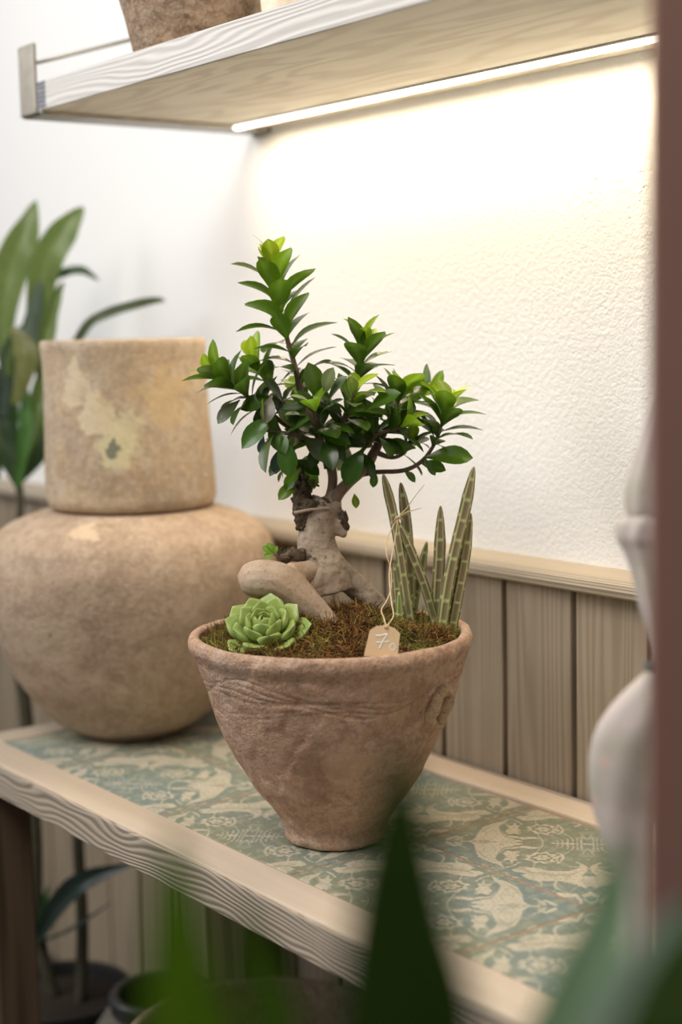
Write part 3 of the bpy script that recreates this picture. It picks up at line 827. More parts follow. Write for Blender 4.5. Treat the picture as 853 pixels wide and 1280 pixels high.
branch([(414, 634, 0, 10), (422, 618, -.003, 8), (436, 603, -.004, 7), (450, 591, -.004, 6.5), (464, 576, 0, 5.5), (470, 562, 0, 4)], mat=M_limb)
branch([(411, 634, 0, 9), (415, 612, 0, 6), (416, 594, 0, 6), (411, 574, 0, 6.5), (404, 556, 0, 5)], mat=M_limb)
branch([(412, 588, 0, 5), (422, 570, .0, 5), (432, 552, .01, 4)], mat=M_limb)
b1 = branch([(412, 585, 0, 7), (405, 560, 0, 6), (392, 530, 0, 5), (378, 495, -.005, 4), (368, 455, -.008, 3.4), (357, 415, -.01, 2.8), (350, 385, -.01, 2.3), (345, 355, -.01, 1.8), (341, 330, -.01, 1.2)])
shoot(b1[3:], 36, 54, t0=.02, spread=(80, 20), young=.9)
b2 = branch([(405, 570, 0, 5), (370, 540, -.02, 4), (335, 515, -.03, 3.2), (305, 492, -.035, 2.4), (285, 478, -.035, 1.8), (268, 468, -.035, 1)])
shoot(b2[1:], 28, 46, t0=.25, spread=(85, 25), young=.6)
b3 = branch([(385, 540, .0, 4), (352, 500, .02, 3), (328, 470, .025, 2.2), (316, 450, .025, 1.2)])
shoot(b3, 17, 42, t0=.3, young=1)
b4 = branch([(412, 575, 0, 6), (425, 540, .0, 5), (440, 500, -.005, 4), (450, 465, -.01, 3), (455, 440, -.01, 2), (456, 428, -.01, 1.2)])
shoot(b4[2:], 22, 46, t0=.05, young=.45)
b5 = branch([(420, 570, -.01, 5), (425, 535, -.04, 3.5), (438, 510, -.055, 2.4), (443, 492, -.06, 1.3)])
shoot(b5, 17, 44, t0=.4, spread=(88, 35), young=.7)
b6 = branch([(450, 590, 0, 5), (468, 565, .0, 6), (480, 540, 0, 5), (492, 515, -.01, 3), (502, 492, -.015, 1.6)])
shoot(b6[1:], 20, 44, t0=.35, spread=(86, 30), young=.4)
b7 = branch([(446, 593, .005, 5), (472, 590, .0, 3.0), (505, 588, -.01, 2.8), (528, 576, -.012, 2.6), (545, 552, -.01, 2.2), (554, 525, -.01, 1.8), (560, 505, -.01, 1.1)])
shoot(b7[3:], 21, 47, t0=.2, spread=(84, 22), young=.75)
b8 = branch([(470, 565, 0, 4), (490, 572, .01, 2.6), (506, 566, .012, 2), (514, 552, .012, 1.4)])
shoot(b8, 9, 36, t0=.5, young=.2, shade=.3)
b9 = branch([(430, 560, .02, 4), (470, 520, .045, 3), (520, 500, .05, 2), (535, 490, .05, 1.3)])
shoot(b9, 14, 44, t0=.35, young=.25)
b10 = branch([(405, 560, .0, 5), (375, 545, -.05, 3), (345, 540, -.065, 2), (328, 538, -.07, 1.3)])
shoot(b10, 9, 48, t0=.35, spread=(100, 55), young=.15)
b11 = branch([(410, 560, .02, 4), (400, 525, .05, 3), (385, 505, .06, 2), (375, 492, .06, 1.2)])
shoot(b11, 18, 42, t0=.2, young=.15)
b12 = branch([(415, 570, .02, 4), (440, 555, .05, 3), (455, 540, .06, 2)])
shoot(b12, 10, 42, t0=.2, young=.0, spread=(90, 45))
b13 = branch([(400, 560, -.01, 4), (400, 540, -.05, 3), (396, 520, -.065, 2), (392, 505, -.07, 1.2)])
shoot(b13, 14, 42, t0=.2, young=.05, spread=(95, 40))
b14 = branch([(376, 590, .01, 4), (368, 575, 0, 3), (360, 560, -.02, 2)])
shoot(b14, 8, 38, t0=.0, young=.2, spread=(115, 70))
b15 = branch([(440, 580, 0, 3), (470, 545, -.04, 2.4), (500, 535, -.05, 1.6), (512, 525, -.05, 1.1)])
shoot(b15, 13, 42, t0=.2, young=.15)
# single leaves that hang below the crown: (base px, tip px, depth, length factor, colour)
for (ax, ay, bx, by, dz, colr, me) in (
    (352, 545, 364, 594, -.07, MID, 4), (345, 520, 300, 556, -.065, MID, 1), (376, 585, 356, 612, 0, LIGHT, 0), (374, 600, 348, 625, 0, LIGHT, 3),
    (385, 578, 392, 610, .0, LIGHT, 4), (397, 590, 385, 612, .01, LIGHT, 0), (455, 560, 430, 604, -.04, MID, 4), (443, 617, 446, 634, -.005, LIGHT, 4),
    (470, 590, 466, 608, 0, MID, 4), (350, 560, 344, 592, -.02, (.035, .07, .05), 0), (505, 588, 520, 600, -.01, MID, 1), (530, 572, 592, 572, -.02, MID, 3), (532, 574, 545, 592, -.02, MID, 1),
    (524, 578, 558, 588, -.01, MID, 3), (330, 545, 326, 568, -.02, (.05, .09, .07), 3), (300, 500, 272, 530, -.03, PALE, 3), (520, 560, 480, 556, -.02, MID, 4)):
    a_, b_ = B(ax, ay, dz), B(bx, by, dz-.008)
    put_leaf(bon, LM[me], a_, b_-a_, (-FWD+Vector((0, 0, .5))+Vector((rb.uniform(-.3, .3),)*3)), (b_-a_).length, tuple(c_*rb.uniform(.9, 1.2) for c_ in colr))
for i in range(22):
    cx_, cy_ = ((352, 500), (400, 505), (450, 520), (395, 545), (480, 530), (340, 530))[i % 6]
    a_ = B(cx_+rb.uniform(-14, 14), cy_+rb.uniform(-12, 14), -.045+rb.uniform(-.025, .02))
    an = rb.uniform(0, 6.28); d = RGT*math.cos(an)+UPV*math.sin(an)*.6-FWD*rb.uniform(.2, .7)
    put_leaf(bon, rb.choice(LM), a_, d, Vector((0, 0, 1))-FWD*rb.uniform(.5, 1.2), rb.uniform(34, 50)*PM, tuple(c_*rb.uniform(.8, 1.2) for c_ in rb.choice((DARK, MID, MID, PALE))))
# sprout at the foot of the trunk
sp = branch([(362, 697, -.03, 1.3), (350, 697, -.04, 1.1), (341, 692, -.045, .8)], 'sprout')
for (bx, by, L) in ((331, 696, .0), (336, 680, 0), (330, 684, 0), (346, 684, 0)):
    a_ = B(343, 692, -.045); b_ = B(bx, by, -.05)
    put_leaf(bon, LM[4], a_, b_-a_, -FWD+Vector((0, 0, .3)), (b_-a_).length*1.1, (.16, .30, .03))

# ------------------------------------------------------------------ rosette succulent
SD = 1.87
sc_c = at(333, 792, SD)
suc = thing('rosette_succulent', 'pale green rosette succulent with plump pointed leaves at the left rim of the planter', 'succulent', (sc_c.x, sc_c.y, sc_c.z-.012))
def suc_mat():
    t = NT('plump_succulent_leaf'); a = t.n('ShaderNodeAttribute'); a.attribute_name = 'Col'
    v = t.coord(); nz_ = t.noise(v, 3, 3)
    oi = t.n('ShaderNodeObjectInfo')
    c = t.mix(nz_, (.23, .31, .055), (.36, .44, .13))
    c = t.mix(a.outputs['Color'], c, (.50, .56, .27))
    c = t.mix(t.math('MULTIPLY', oi.outputs['Random'], .3), c, (.20, .33, .10))
    t.fin(c, .38, spec=.4)
    t.b.inputs['Subsurface Weight'].default_value = .15; t.b.inputs['Subsurface Radius'].default_value = (.4, .6, .15); t.b.inputs['Subsurface Scale'].default_value = .006
    return t.m
M_suc = suc_mat()
def plump_mesh():
    V, Fc, Cc = [], [], []
    nu, nv = 12, 12
    for i in range(nu+1):
        t = i/nu
        w = .37*(math.sin(math.pi*min(1, t*.86+.07))**.6)*(.55+.75*t)
        if t > .7: w *= max(0.0, 1-((t-.7)/.3)**2.3)
        th = w*.52+.0
        for j in range(nv):
            a = 2*math.pi*j/nv
            y = math.cos(a)*w; z = math.sin(a)*th*(1.0 if math.sin(a) < 0 else .45)
            V.append((t, y, z+.30*t*t+ .25*abs(y)*(1 if math.sin(a) > 0 else .6)))
            e = .9 if t > .93 else (.35 if abs(math.sin(a)) < .3 else 0)
            Cc.append((e, e, e, 1))
    for i in range(nu):
        for j in range(nv): Fc.append([i*nv+j, i*nv+(j+1) % nv, (i+1)*nv+(j+1) % nv, (i+1)*nv+j])
    Fc.append(list(range(nv))[::-1])
    me = bpy.data.meshes.new('plump_leaf'); me.from_pydata(V, [], Fc)
    me.polygons.foreach_set('use_smooth', [True]*len(me.polygons))
    a = me.color_attributes.new('Col', 'FLOAT_COLOR', 'POINT'); a.data.foreach_set('color', np.array(Cc, np.float32).ravel())
    me.materials.append(M_suc); me.update(); return me
PMesh = plump_mesh()
ax_ = (Vector((0, 0, .80))-FWD*.62-RGT*.10).normalized()
s1 = ax_.orthogonal().normalized(); s2 = ax_.cross(s1)
NS = 29
for i in range(NS):
    f_ = i/(NS-1)
    ang = math.radians(137.5)*i+.5
    rad = s1*math.cos(ang)+s2*math.sin(ang)
    th = math.radians(8+76*f_**.8)
    d = ax_*math.cos(th)+rad*math.sin(th)
    L = (.020+.026*f_**.7)*1.14
    base = sc_c+rad*(.004+.006*f_)-ax_*(.017*f_)+ax_*.004
    put_leaf(suc, PMesh, base, d, (ax_*math.sin(th)-rad*math.cos(th)), L, (1, 1, 1))

# ------------------------------------------------------------------ pickle plant stems
st = thing('ribbed_succulent', 'upright ribbed succulent with mottled purple green stems at the right of the planter', 'succulent', (at(530, 770, 1.98).x, at(530, 770, 1.98).y, at(530, 770, 1.98).z))
M_stem = vcol_mat('mottled_stem', .55, 90, .1, .25)
def stem(pts, rad, ribs=5, dd=1.95, green=.0, seedk=0):
    """pts px list base->tip"""
    P = [at(a, b, dd+(c if True else 0)) for a, b, c in pts]
    k_ = len(P); path = []
    N = 64
    for i in range(N+1):
        t = i/N*(k_-1); s_ = min(int(t), k_-2); u_ = t-s_
        p0 = P[max(s_-1, 0)]; p1 = P[s_]; p2 = P[s_+1]; p3 = P[min(s_+2, k_-1)]
        path.append(.5*((2*p1)+(p2-p0)*u_+(2*p0-5*p1+4*p2-p3)*u_*u_+(3*p1-p0-3*p2+p3)*u_**3))
    tot = sum((path[i+1]-path[i]).length for i in range(N))
    V, Fc, Cc = [], [], []
    nn = ribs*8; n0 = Vector((.3, .2, 1)).orthogonal(); dist = 0
    cell = .026
    rs = random.Random(seedk+7)
    offs = [rs.random() for _ in range(ribs)]
    for i, p in enumerate(path):
        tg = (path[min(i+1, N)]-path[max(i-1, 0)]).normalized()
        n0 = (n0-tg*n0.dot(tg)).normalized(); b_ = tg.cross(n0)
        if i: dist += (path[i]-path[i-1]).length
        t = i/N
        env = min(1, (1-t)*tot/(rad*5.5))**.6 if t < 1 else 0
        env = max(env, .06)
        for j in range(nn):
            a = 2*math.pi*j/nn+.4
            ph = (j % 8)/8.0
            rib = .5+.5*math.cos(2*math.pi*ph)           # 1 on the rib crest
            cellk = int(j//8)
            w = (dist/cell+offs[cellk]) % 1
            node = abs(w-.5) < .055
            rr_ = rad*env*(.76+.30*rib)*(1.05 if node else 1)
            V.append(p+(n0*math.cos(a)+b_*math.sin(a))*rr_)
            if ph == 0: c = (.46, .46, .25)
            elif node: c = (.44, .48, .22)
            elif ph in (.125, .875): c = (.28, .29, .11)
            else:
                c = lerp((.20, .145, .085), (.15, .21, .05), min(1, green+max(0, .35-t)*1.6))
            Cc.append((*c, 1))
    for i in range(N):
        for j in range(nn): Fc.append([i*nn+j, i*nn+(j+1) % nn, (i+1)*nn+(j+1) % nn, (i+1)*nn+j])
    Fc.append([N*nn+j for j in range(nn)])
    mesh_obj('stem', V, Fc, M_stem, st, True, Cc)
stem([(515, 790, 0), (507, 735, 0), (499, 683, 0), (490, 635, 0), (479, 592, -.01)], .0061, seedk=1)
stem([(514, 760, .03), (512, 700, .03), (508, 650, .03), (501, 603, .025)], .0068, seedk=2)
stem([(546, 782, .02), (532, 735, .012), (515, 692, .005), (498, 652, 0)], .0062, seedk=3)
stem([(516, 765, .05), (521, 735, .05), (528, 705, .05), (534, 677, .045)], .0060, green=.5, seedk=4)
stem([(545, 785, .02), (547, 740, .02), (550, 690, .02), (551, 632, .02)], .0076, seedk=5)
stem([(552, 792, 0), (559, 740, 0), (570, 685, 0), (582, 635, 0), (593, 583, -.005)], .0074, seedk=6)
stem([(564, 792, .01), (572, 750, .01), (581, 700, .01), (589, 641, .01)], .0070, seedk=7)
stem([(500, 770, .02), (497, 740, .02), (493, 703, .02)], .0060, green=.3, seedk=8)
stem([(500, 795, -.015), (500, 770, -.015), (499, 739, -.015)], .0068, green=.9, seedk=9)

# ------------------------------------------------------------------ price tag
TD = 1.785
tl = [at(*p, TD) for p in ((464, 781), (501, 786), (497, 823), (455, 820))]   # TL TR BR BL
tagc = (tl[0]+tl[1]+tl[2]+tl[3])/4
tgx = (tl[1]-tl[0]).normalized(); tgn = tgx.cross((tl[0]-tl[3]).normalized()).normalized(); tgy = tgn.cross(tgx).normalized()
ptag = thing('price_tag', 'small tan card price tag marked 70 hanging by twine over the planter rim', 'price tag', tl[3]*.5+tl[2]*.5)
def TP(u, v, h=0): # bilinear tag surface, v up
    return (tl[3]*(1-u)*(1-v)+tl[2]*u*(1-v)+tl[0]*(1-u)*v+tl[1]*u*v)+tgn*h
out = [(0, 0), (1, 0), (1, .84), (.80, 1.0), (.64, 1.02), (.60, 1.06), (.42, 1.06), (.38, 1.02), (.20, .99), (.0, .82)]
NO = len(out)
hole = [(.51+.055*math.cos(-2*math.pi*i/NO+3.9), .965+.05*math.sin(-2*math.pi*i/NO+3.9)) for i in range(NO)]
hole = [(.51+.05*math.cos(2*math.pi*i/NO-2.3), .955+.045*math.sin(2*math.pi*i/NO-2.3)) for i in range(NO)]
V = []
for h in (.0004, -.0004):
    V += [TP(u, v, h) for u, v in out]; V += [TP(u, v, h) for u, v in hole]
Fc = []
for i in range(NO):
    j = (i+1) % NO
    Fc.append([i, j, NO+j, NO+i]); Fc.append([2*NO+i, 3*NO+i, 3*NO+j, 2*NO+j])
    Fc.append([i, 2*NO+i, 2*NO+j, j]); Fc.append([NO+i, NO+j, 3*NO+j, 3*NO+i])
M_card = simple('tan_card', (.84, .60, .36), .8, 0, 120, .08)
mesh_obj('card', V, Fc, M_card, ptag, False)
M_chalk = simple('white_ink', (.92, .90, .85), .7, 0, 100, .03)
strokes = [([(.22, .68), (.36, .69), (.58, .76), (.53, .62), (.47, .45), (.42, .27)], .032), ([(.28, .46), (.46, .49), (.68, .53)], .024),
           ([(.86, .47), (.78, .46), (.73, .36), (.78, .27), (.87, .29), (.90, .38), (.86, .47)], .020)]
gs = []
tw = (tl[1]-tl[0]).length
for pts, w in strokes:
    gs.append(tube_geo([TP(u, v, .0007) for u, v in pts], [w*tw]*len(pts), 6, True, 5))
# flatten the strokes onto the card
fg = []
for v_, f_ in gs:
    vv = []
    for p in v_:
        h = (p-TP(0, 0)).dot(tgn); vv.append(p-tgn*(h-.0006)+tgn*(h-.0007)*.12)
    fg.append((vv, f_))
mesh_obj('number', *merge(fg), M_chalk, ptag)
M_twine = simple('jute_twine', (.62, .47, .28), .85, 0, 300, .2)
hl = TP(.51, .955, .0012)
tp = lambda a, b, d: at(a, b, d)
mesh_obj('twine', *tube_geo([TP(.51, .955, -.0006), TP(.50, 1.03, .001), tp(480, 772, 1.815), tp(477, 762, 1.83), tp(484, 750, 1.86), tp(489, 735, 1.88), tp(489, 712, 1.90), tp(484, 695, 1.90), tp(483, 680, 1.91), tp(488, 665, 1.92), tp(497, 648, 1.925)], [.0008]*11, 6, True, 5), M_twine, ptag)
mesh_obj('twine', *tube_geo([TP(.51, .955, -.0006), TP(.54, 1.04, .001), tp(492, 770, 1.82), tp(490, 755, 1.84), tp(488, 738, 1.87), tp(487, 715, 1.89), tp(491, 690, 1.91), tp(495, 668, 1.92), tp(497, 648, 1.925)], [.0008]*9, 6, True, 5), M_twine, ptag)
mesh_obj('twine', *tube_geo([tp(497, 650, 1.918), tp(502, 642, 1.916), tp(508, 636, 1.915), tp(520, 619, 1.91), tp(531, 606, 1.905)], [.0009, .0008, .0006, .0005, .0004], 6, True, 4), M_twine, ptag)
mesh_obj('twine', *tube_geo([tp(497, 650, 1.918), tp(505, 642, 1.916), tp(516, 638, 1.913), tp(527, 635, 1.91)], [.0009, .0008, .0006, .0004], 6, True, 4), M_twine, ptag)
mesh_obj('knot', *tube_geo([tp(493, 652, 1.92), tp(497, 646, 1.912), tp(502, 649, 1.92)], [.0012, .0017, .0012], 8, True, 3), M_twine, ptag)

# ------------------------------------------------------------------ strap-leaved plants
def strap(parent, pts, widths, mat, d_face=None, fold=.22, nv=7, name='leaf', n=26, color=None, thick=.0):
    """blade along points (world); widths metres; face: direction the blade faces"""
    k_ = len(pts); V, Fc, Cc = [], [], []
    face = d_face or -FWD
    for i in range(n+1):
        t = i/n*(k_-1); s_ = min(int(t), k_-2); u_ = t-s_
        p0 = pts[max(s_-1, 0)]; p1 = pts[s_]; p2 = pts[s_+1]; p3 = pts[min(s_+2, k_-1)]
        p = .5*((2*p1)+(p2-p0)*u_+(2*p0-5*p1+4*p2-p3)*u_*u_+(3*p1-p0-3*p2+p3)*u_**3)
        tg = .5*((p2-p0)+(4*p0-10*p1+8*p2-2*p3)*u_+(9*p1-3*p0-9*p2+3*p3)*u_*u_)
        tg.normalize(); sd = tg.cross(face).normalized(); nn = sd.cross(tg)
        w = widths[s_]*(1-u_)+widths[s_+1]*u_
        for j in range(nv):
            q_ = (j/(nv-1))*2-1
            V.append(p+sd*(q_*w/2)+nn*(abs(q_)*w*fold)+nn*(.02*w*math.sin(i*.9+q_*2)))
            m_ = .22 if j == nv//2 else 0
            Cc.append((m_, m_, m_, 1))
    for i in range(n):
        for j in range(nv-1): Fc.append([i*nv+j, (i+1)*nv+j, (i+1)*nv+j+1, i*nv+j+1])
    o = mesh_obj(name, V, Fc, mat, parent, True, Cc)
    if color: o.color = (*color, 1)
    return o
M_strap = foliage('strap_leaf', .36, .22)
M_cane = simple('ringed_cane', (.05, .045, .022), .8, 0, 60, .5, .6)
M_darkpot = simple('dark_planter', (.03, .027, .025), .6, 0, 40, .3)

dp = at(75, 1252, 2.83); dp.z = 0
dra = thing('floor_plant', 'tall strap-leaved plant with thin canes rising behind the left end of the table', 'potted plant', (dp.x, dp.y, 0))
vessel('', '', '', dp.x, dp.y, 0.0005, [(.095, 0), (.10, .004), (.120, .10), (.132, .185), (.134, .20)], .01, M_darkpot, 64, .0005, parent=dra, part='pot', depth_in=.15)
D_ = 2.88
W = lambda a, b, d=D_: at(a, b, d)
V, Fc = lathe_geo([(.001, .182), (.06, .184), (.1205, .178)], dp.x, dp.y, 32); mesh_obj('soil', V, Fc, M_soil, dra)
pm2 = D_/F
mesh_obj('cane', *tube_geo([Vector((dp.x-.02, dp.y, .17)), W(47, 1160), W(44, 1040), W(34, 905), W(22, 806), W(20, 700), W(25, 640), W(24, 605)], [.0125, .0125, .0125, .0125, .012, .010, .0075, .007], 12, True, 6), M_cane, dra)
mesh_obj('cane', *tube_geo([Vector((dp.x+.04, dp.y+.02, .17)), W(103, 1160), W(98, 1060), W(94, 960), W(92, 880), W(100, 780), W(80, 640), W(60, 560)], [.0115, .0115, .011, .011, .010, .009, .008, .006], 12, True, 6), M_cane, dra)
GL = (.105, .155, .035); GD = (.030, .065, .022); GB = (.075, .11, .085); GO = (.14, .155, .05)
fx = (RGT*.55-FWD*.8).normalized(); fl = (-RGT*.55-FWD*.8).normalized()
def S(px_, ws, colr, face=None, fold=.2, dd=0):
    strap(dra, [W(a, b, D_+c+dd) for a, b, c in px_], [w*pm2 for w in ws], M_strap, face, fold, color=colr)
S([(10, 470, 0), (5, 400, 0), (17, 330, 0), (33, 290, 0), (45, 250, .01)], [14, 30, 46, 36, 1], GL, -FWD, .1)
S([(30, 470, 0), (45, 400, 0), (58, 330, -.01), (82, 288, -.01), (104, 259, 0)], [12, 26, 42, 36, 4], GL, -FWD, .1)
S([(42, 400, .01), (56, 358, .01), (84, 342, .0), (104, 340, 0), (124, 351, 0)], [8, 12, 15, 13, 1], GD, (Vector((0, 0, .6))-FWD), .25)
S([(56, 470, 0), (62, 420, 0), (72, 375, 0), (80, 352, 0)], [24, 34, 22, 2], GL, fl)
S([(30, 480, -.02), (34, 420, -.02), (44, 380, -.02), (50, 350, -.02)], [14, 24, 18, 3], GB, fx)
S([(2, 520, 0), (4, 470, 0), (12, 430, 0), (36, 400, 0)], [14, 18, 14, 3], GB, fx)
S([(90, 440, -.06), (112, 408, -.08), (136, 394, -.10), (170, 383, -.12), (196, 377, -.13), (207, 376, -.13)], [10, 15, 15, 14, 10, 1], (.055, .075, .030), (Vector((0, 0, .5))-FWD), .3)
S([(14, 408, -.05), (30, 440, -.055), (26, 475, -.055), (17, 505, -.05)], [6, 34, 22, 8], GO, fx, .25)
S([(24, 610, 0), (30, 570, 0), (46, 530, 0), (60, 480, 0), (62, 430, 0)], [12, 30, 40, 36, 20], GL, fl)
S([(24, 610, 0), (18, 560, .01), (16, 500, .01), (8, 440, .01)], [10, 26, 34, 16], GD, fl)
S([(22, 606, 0), (8, 570, 0), (-8, 520, 0), (-14, 460, 0)], [10, 28, 34, 20], GD, fx)
S([(22, 610, -.01), (32, 560, -.03), (36, 520, -.035), (30, 470, -.03)], [10, 22, 26, 6], (.05, .13, .02), fl)
S([(30, 600, .0), (42, 584, 0), (54, 568, 0), (66, 556, 0)], [5, 7, 6, 2], GD, fl)
S([(24, 600, .02), (50, 560, .02), (72, 500, .03), (76, 450, .03)], [10, 26, 30, 12], GD, fx)
S([(-10, 600, .02), (-2, 540, .02), (6, 480, .03), (24, 420, .03)], [14, 30, 34, 20], GD, fx)
S([(50, 1172, -.03), (66, 1142, -.05), (92, 1112, -.08), (120, 1096, -.10), (166, 1080, -.12)], [10, 24, 28, 22, 2], (.028, .05, .040), (Vector((0, 0, .5))-FWD).normalized(), .25)
S([(48, 1175, -.02), (54, 1150, -.03), (58, 1125, -.04), (61, 1106, -.04)], [10, 14, 12, 2], (.02, .07, .015), fl)
S([(46, 1172, -.02), (40, 1150, -.02), (34, 1120, .0), (30, 1100, 0)], [8, 12, 9, 2], (.02, .04, .02), fl)
S([(46, 1180, -.02), (80, 1168, -.07), (110, 1150, -.09), (140, 1128, -.10)], [8, 12, 9, 1], (.02, .035, .025), (Vector((0, 0, 1))-FWD*.3).normalized())

# foreground plant, close to the camera and far out of focus
ND = .56
c0 = at(480, 1900, ND)
near = thing('foreground_plant', 'dark green plant with long pointed blurred leaves closest to the viewer', 'potted plant', (c0.x, c0.y, 0))
vessel('', '', '', c0.x, c0.y, 0.0005, [(.11, 0), (.115, .004), (.14, .12), (.155, .27), (.157, .29)], .01, M_darkpot, 64, .0005, parent=near, part='pot', depth_in=.24)
V, Fc = lathe_geo([(.001, .272), (.07, .274), (.143, .268)], c0.x, c0.y, 32); mesh_obj('soil', V, Fc, M_soil, near)
mesh_obj('cane', *tube_geo([Vector((c0.x, c0.y, .25)), Vector((c0.x+.01, c0.y-.01, .5)), Vector((c0.x, c0.y, .74)), c0+Vector((0, 0, .02))], [.014, .013, .012, .010], 12, True, 6), M_cane, near)
def Nn(px_, ws, colr, face=None, fold=.12):
    strap(near, [c0+Vector((0, 0, -.01))]+[at(a, b, ND+c) for a, b, c in px_], [.012]+[w*(ND+px_[i][2])/F for i, w in enumerate(ws)], M_strap2, face, fold, color=colr, n=34)
M_strap2 = foliage('dark_strap_leaf', .55, .22, vein=False, spec=.2)
Nn([(500, 1560, 0), (508, 1280, 0), (500, 1150, 0), (500, 1050, 0), (500, 975, .0), (499, 920, 0)], [190, 178, 128, 82, 44, 3], (.014, .034, .002))
Nn([(300, 1500, .0), (236, 1280, .0), (222, 1180, .0), (217, 1100, .0), (213, 1030, 0)], [124, 108, 76, 44, 3], (.06, .13, .002), (RGT*.3-FWD).normalized())
Nn([(380, 1480, .03), (345, 1280, .03), (318, 1190, .03), (295, 1120, .03)], [90, 62, 36, 2], (.04, .09, .004))
Nn([(620, 1500, .10), (705, 1300, .12), (752, 1180, .14), (770, 1100, .15), (774, 1040, .15)], [90, 92, 66, 40, 3], (.12, .20, .11), (-RGT*.4-FWD+Vector((0, 0, .5))).normalized())
Nn([(700, 1560, .02), (800, 1360, .02), (850, 1230, .03), (890, 1140, .03), (930, 1060, .04)], [140, 130, 100, 60, 3], (.045, .08, .015))
Nn([(660, 1500, .06), (742, 1330, .06), (800, 1220, .07), (850, 1150, .08), (900, 1110, .09)], [70, 64, 48, 34, 3], (.20, .27, .22), (-RGT*.3-FWD+Vector((0, 0, .9))).normalized())
Nn([(640, 1540, .0), (760, 1400, .0), (840, 1330, .01), (920, 1290, .02)], [120, 110, 80, 3], (.02, .045, .006))

# ------------------------------------------------------------------ floor vessels under the table
M_bowl = clay('tan_floor_clay', (.30, .23, .16), (.44, .36, .26), (.15, .10, .07), (.34, .26, .18), 1, .5)
bq = at(330, 1294, 2.28)
vessel('clay_bowl', 'wide tan clay bowl on the floor under the table', 'bowl', bq.x, bq.y, 0.0005, [(.10, 0), (.11, .006), (.15, .10), (.185, .20), (.203, .30), (.209, bq.z-.004)], .014, M_bowl, 120, .0012, .008)
M_grey = clay('mottled_grey_clay', (.20, .18, .155), (.34, .31, .27), (.08, .07, .06), (.24, .21, .17), 1, .6)
jq = at(200, 1240, 2.66)
jar2 = vessel('floor_jar', 'mottled grey jar with a thick dark collar on the floor behind the tan bowl', 'jar', jq.x, jq.y, 0.0005, [(.09, 0), (.10, .006), (.135, .05), (.150, .10), (.146, .15), (.125, .185), (.095, jq.z-.035), (.080, jq.z-.028)], .012, M_grey, 120, .0012, .008)
M_col = simple('dark_glazed_collar', (.045, .045, .045), .35, 0, 30, .4)
zz = jq.z
V, Fc = lathe_geo(resample([(.074, zz-.034), (.084, zz-.028), (.086, zz-.012), (.088, zz-.003), (.084, zz+.003), (.073, zz+.003), (.069, zz-.004), (.068, zz-.03), (.074, zz-.034)], .004), jq.x, jq.y, 72)
mesh_obj('collar', V, Fc, M_col, jar2)

# ------------------------------------------------------------------ tied fabric ornament at the right
fo = onz(800, 1292, TT)
fab = thing('fabric_ornament', 'tall cream fabric ornament tied with a teal ribbon, half hidden behind the brown post', 'ornament', (fo.x, fo.y, TT))
def fabric():
    t = NT('cream_printed_fabric'); v = t.coord()
    n1 = t.noise(v, 14, 4, .6); n2 = t.noise(v, 500, 2)
    c = t.mix(t.ramp(n1, [(.4, (0, 0, 0)), (.62, (1, 1, 1))]), (.56, .49, .46), (.45, .43, .35))
    c = t.mix(t.math('MULTIPLY', t.ramp(t.noise(v, 30, 3), [(.62, (0, 0, 0)), (.7, (1, 1, 1))]), .35), c, (.72, .42, .34))
    return t.fin(c, .8, t.bump(n2, .15, .001), spec=.2)
M_fab = fabric()
FDp = 1.42
def lobe(pts, name, mat=None, folds=7, amp=.05, depth_sq=.8, seedk=0):
    # pts: (px, py, r px), swept along the view plane, cross-section slightly flattened in depth
    V, Fc = [], []; nn = 40
    P = []
    k_ = len(pts)
    for i in range((k_-1)*8+1):
        t = i/8; s_ = min(int(t), k_-2); u_ = t-s_
        q0, q1, q2, q3 = pts[max(s_-1, 0)], pts[s_], pts[s_+1], pts[min(s_+2, k_-1)]
        P.append([.5*((2*q1[m_])+(q2[m_]-q0[m_])*u_+(2*q0[m_]-5*q1[m_]+4*q2[m_]-q3[m_])*u_*u_+(3*q1[m_]-q0[m_]-3*q2[m_]+q3[m_])*u_**3) for m_ in range(4)])
    for i, (a, b, r_, dz) in enumerate(P):
        c = at(a, b, FDp+dz); r_ = max(r_, .5)*FDp/F
        for j in range(nn):
            an = 2*math.pi*j/nn
            rr_ = r_*(1+amp*math.sin(folds*an+seedk+.08*i)+.5*amp*noise.noise(Vector((math.cos(an)*2, math.sin(an)*2, i*.15+seedk))))
            V.append(c+RGT*math.cos(an)*rr_+FWD*math.sin(an)*rr_*depth_sq)
    for i in range(len(P)-1):
        for j in range(nn): Fc.append([i*nn+j, i*nn+(j+1) % nn, (i+1)*nn+(j+1) % nn, (i+1)*nn+j])
    Fc.append(list(range(nn))[::-1]); Fc.append([(len(P)-1)*nn+j for j in range(nn)])
    return mesh_obj(name, V, Fc, mat or M_fab, fab)
yb = 1308
lobe([(824, 478, 2, 0), (822, 500, 7, 0), (816, 540, 14, 0), (811, 575, 19, 0), (808, 610, 26, 0), (810, 640, 26, 0), (814, 650, 20, 0)], 'upper_body', seedk=1)
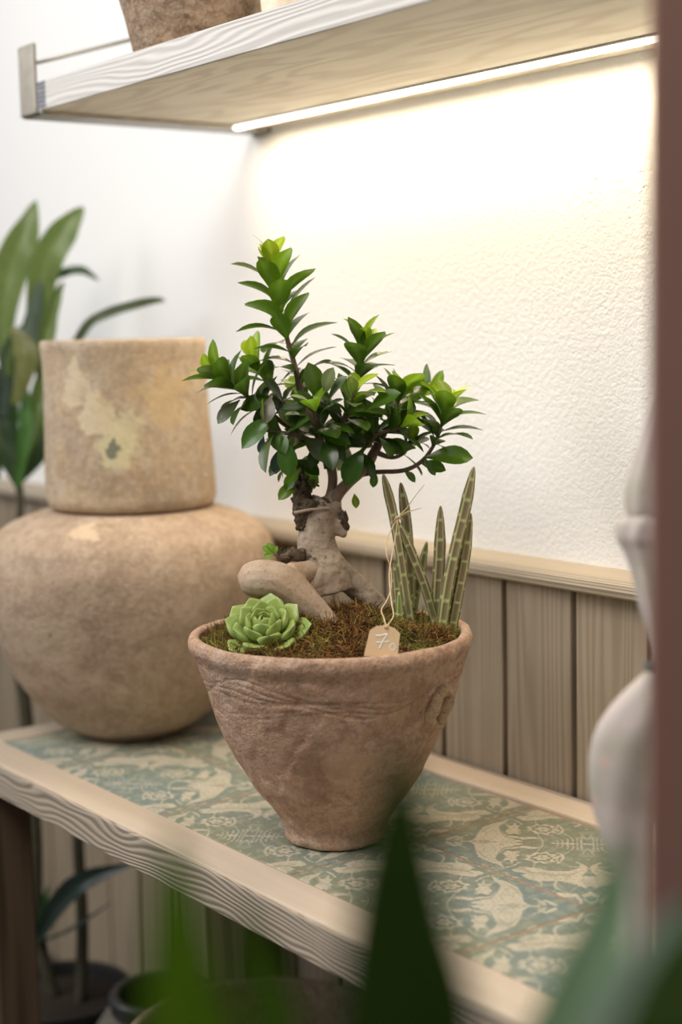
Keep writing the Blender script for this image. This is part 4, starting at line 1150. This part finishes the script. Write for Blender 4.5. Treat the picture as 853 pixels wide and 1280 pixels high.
lobe([(812, 645, 24, 0), (808, 655, 34, 0), (808, 672, 35, 0), (812, 690, 31, 0), (820, 715, 30, 0), (826, 750, 28, 0), (829, 790, 20, 0), (830, 818, 15, 0), (830, 830, 14, 0)], 'neck', amp=.08, folds=9)
lobe([(829, 832, 14, 0), (819, 850, 23, 0), (807, 870, 32, 0), (795, 892, 39, 0), (786, 915, 43, 0), (780, 942, 43, 0), (778, 975, 41, 0), (778, 1010, 36, 0), (784, 1050, 30, -.002), (790, 1090, 24, -.003), (793, 1150, 20, -.004), (794, 1240, 18, -.004), (795, yb-13, 18, -.004)], 'lower_lobe', amp=.03, folds=5)
lobe([(832, 832, 13, .01), (845, 860, 22, .01), (850, 940, 25, .01), (848, 1040, 26, .01), (846, 1150, 22, .01), (842, 1240, 19, .01), (840, yb-3, 18, .01)], 'lower_lobe', amp=.03, folds=5, seedk=2)
M_teal = simple('teal_ribbon', (.06, .16, .15), .5)
lobe([(830, 822, 15, 0), (830, 826, 18, 0), (830, 834, 18, 0), (830, 838, 15, 0)], 'ribbon', M_teal, amp=.02)
lobe([(816, 830, 2, -.02), (812, 828, 6, -.022), (812, 838, 6, -.022), (818, 842, 2, -.02)], 'ribbon_bow', M_teal, amp=.02)

# ------------------------------------------------------------------ brown post close on the right
def post_mat():
    t = NT('painted_brown_post'); v = t.coord(scale=(1, 1, .2)); n1 = t.noise(v, 30, 3)
    c = t.mix(n1, (.33, .175, .135), (.40, .215, .17))
    return t.fin(c, .42, t.bump(n1, .1, .001), spec=.5)
pe = at(812, 640, 1.0)
rx = Vector((RGT.x, RGT.y, 0)).normalized(); fy = Vector((FWD.x, FWD.y, 0)).normalized()
V, Fc = box_geo(0, .09, 0, .06, 0.0005, 2.9, .003)
fy = Vector((pe.x, pe.y, 0)).normalized()
V = [Vector((pe.x, pe.y, 0))+rx*v.x+fy*v.y+Vector((0, 0, v.z)) for v in V]
po = mesh_obj('door_post', V, Fc, post_mat(), None, False)
tag(po, 'smooth reddish brown upright post along the right edge of the view', 'post')
print('leaves', NL[0])
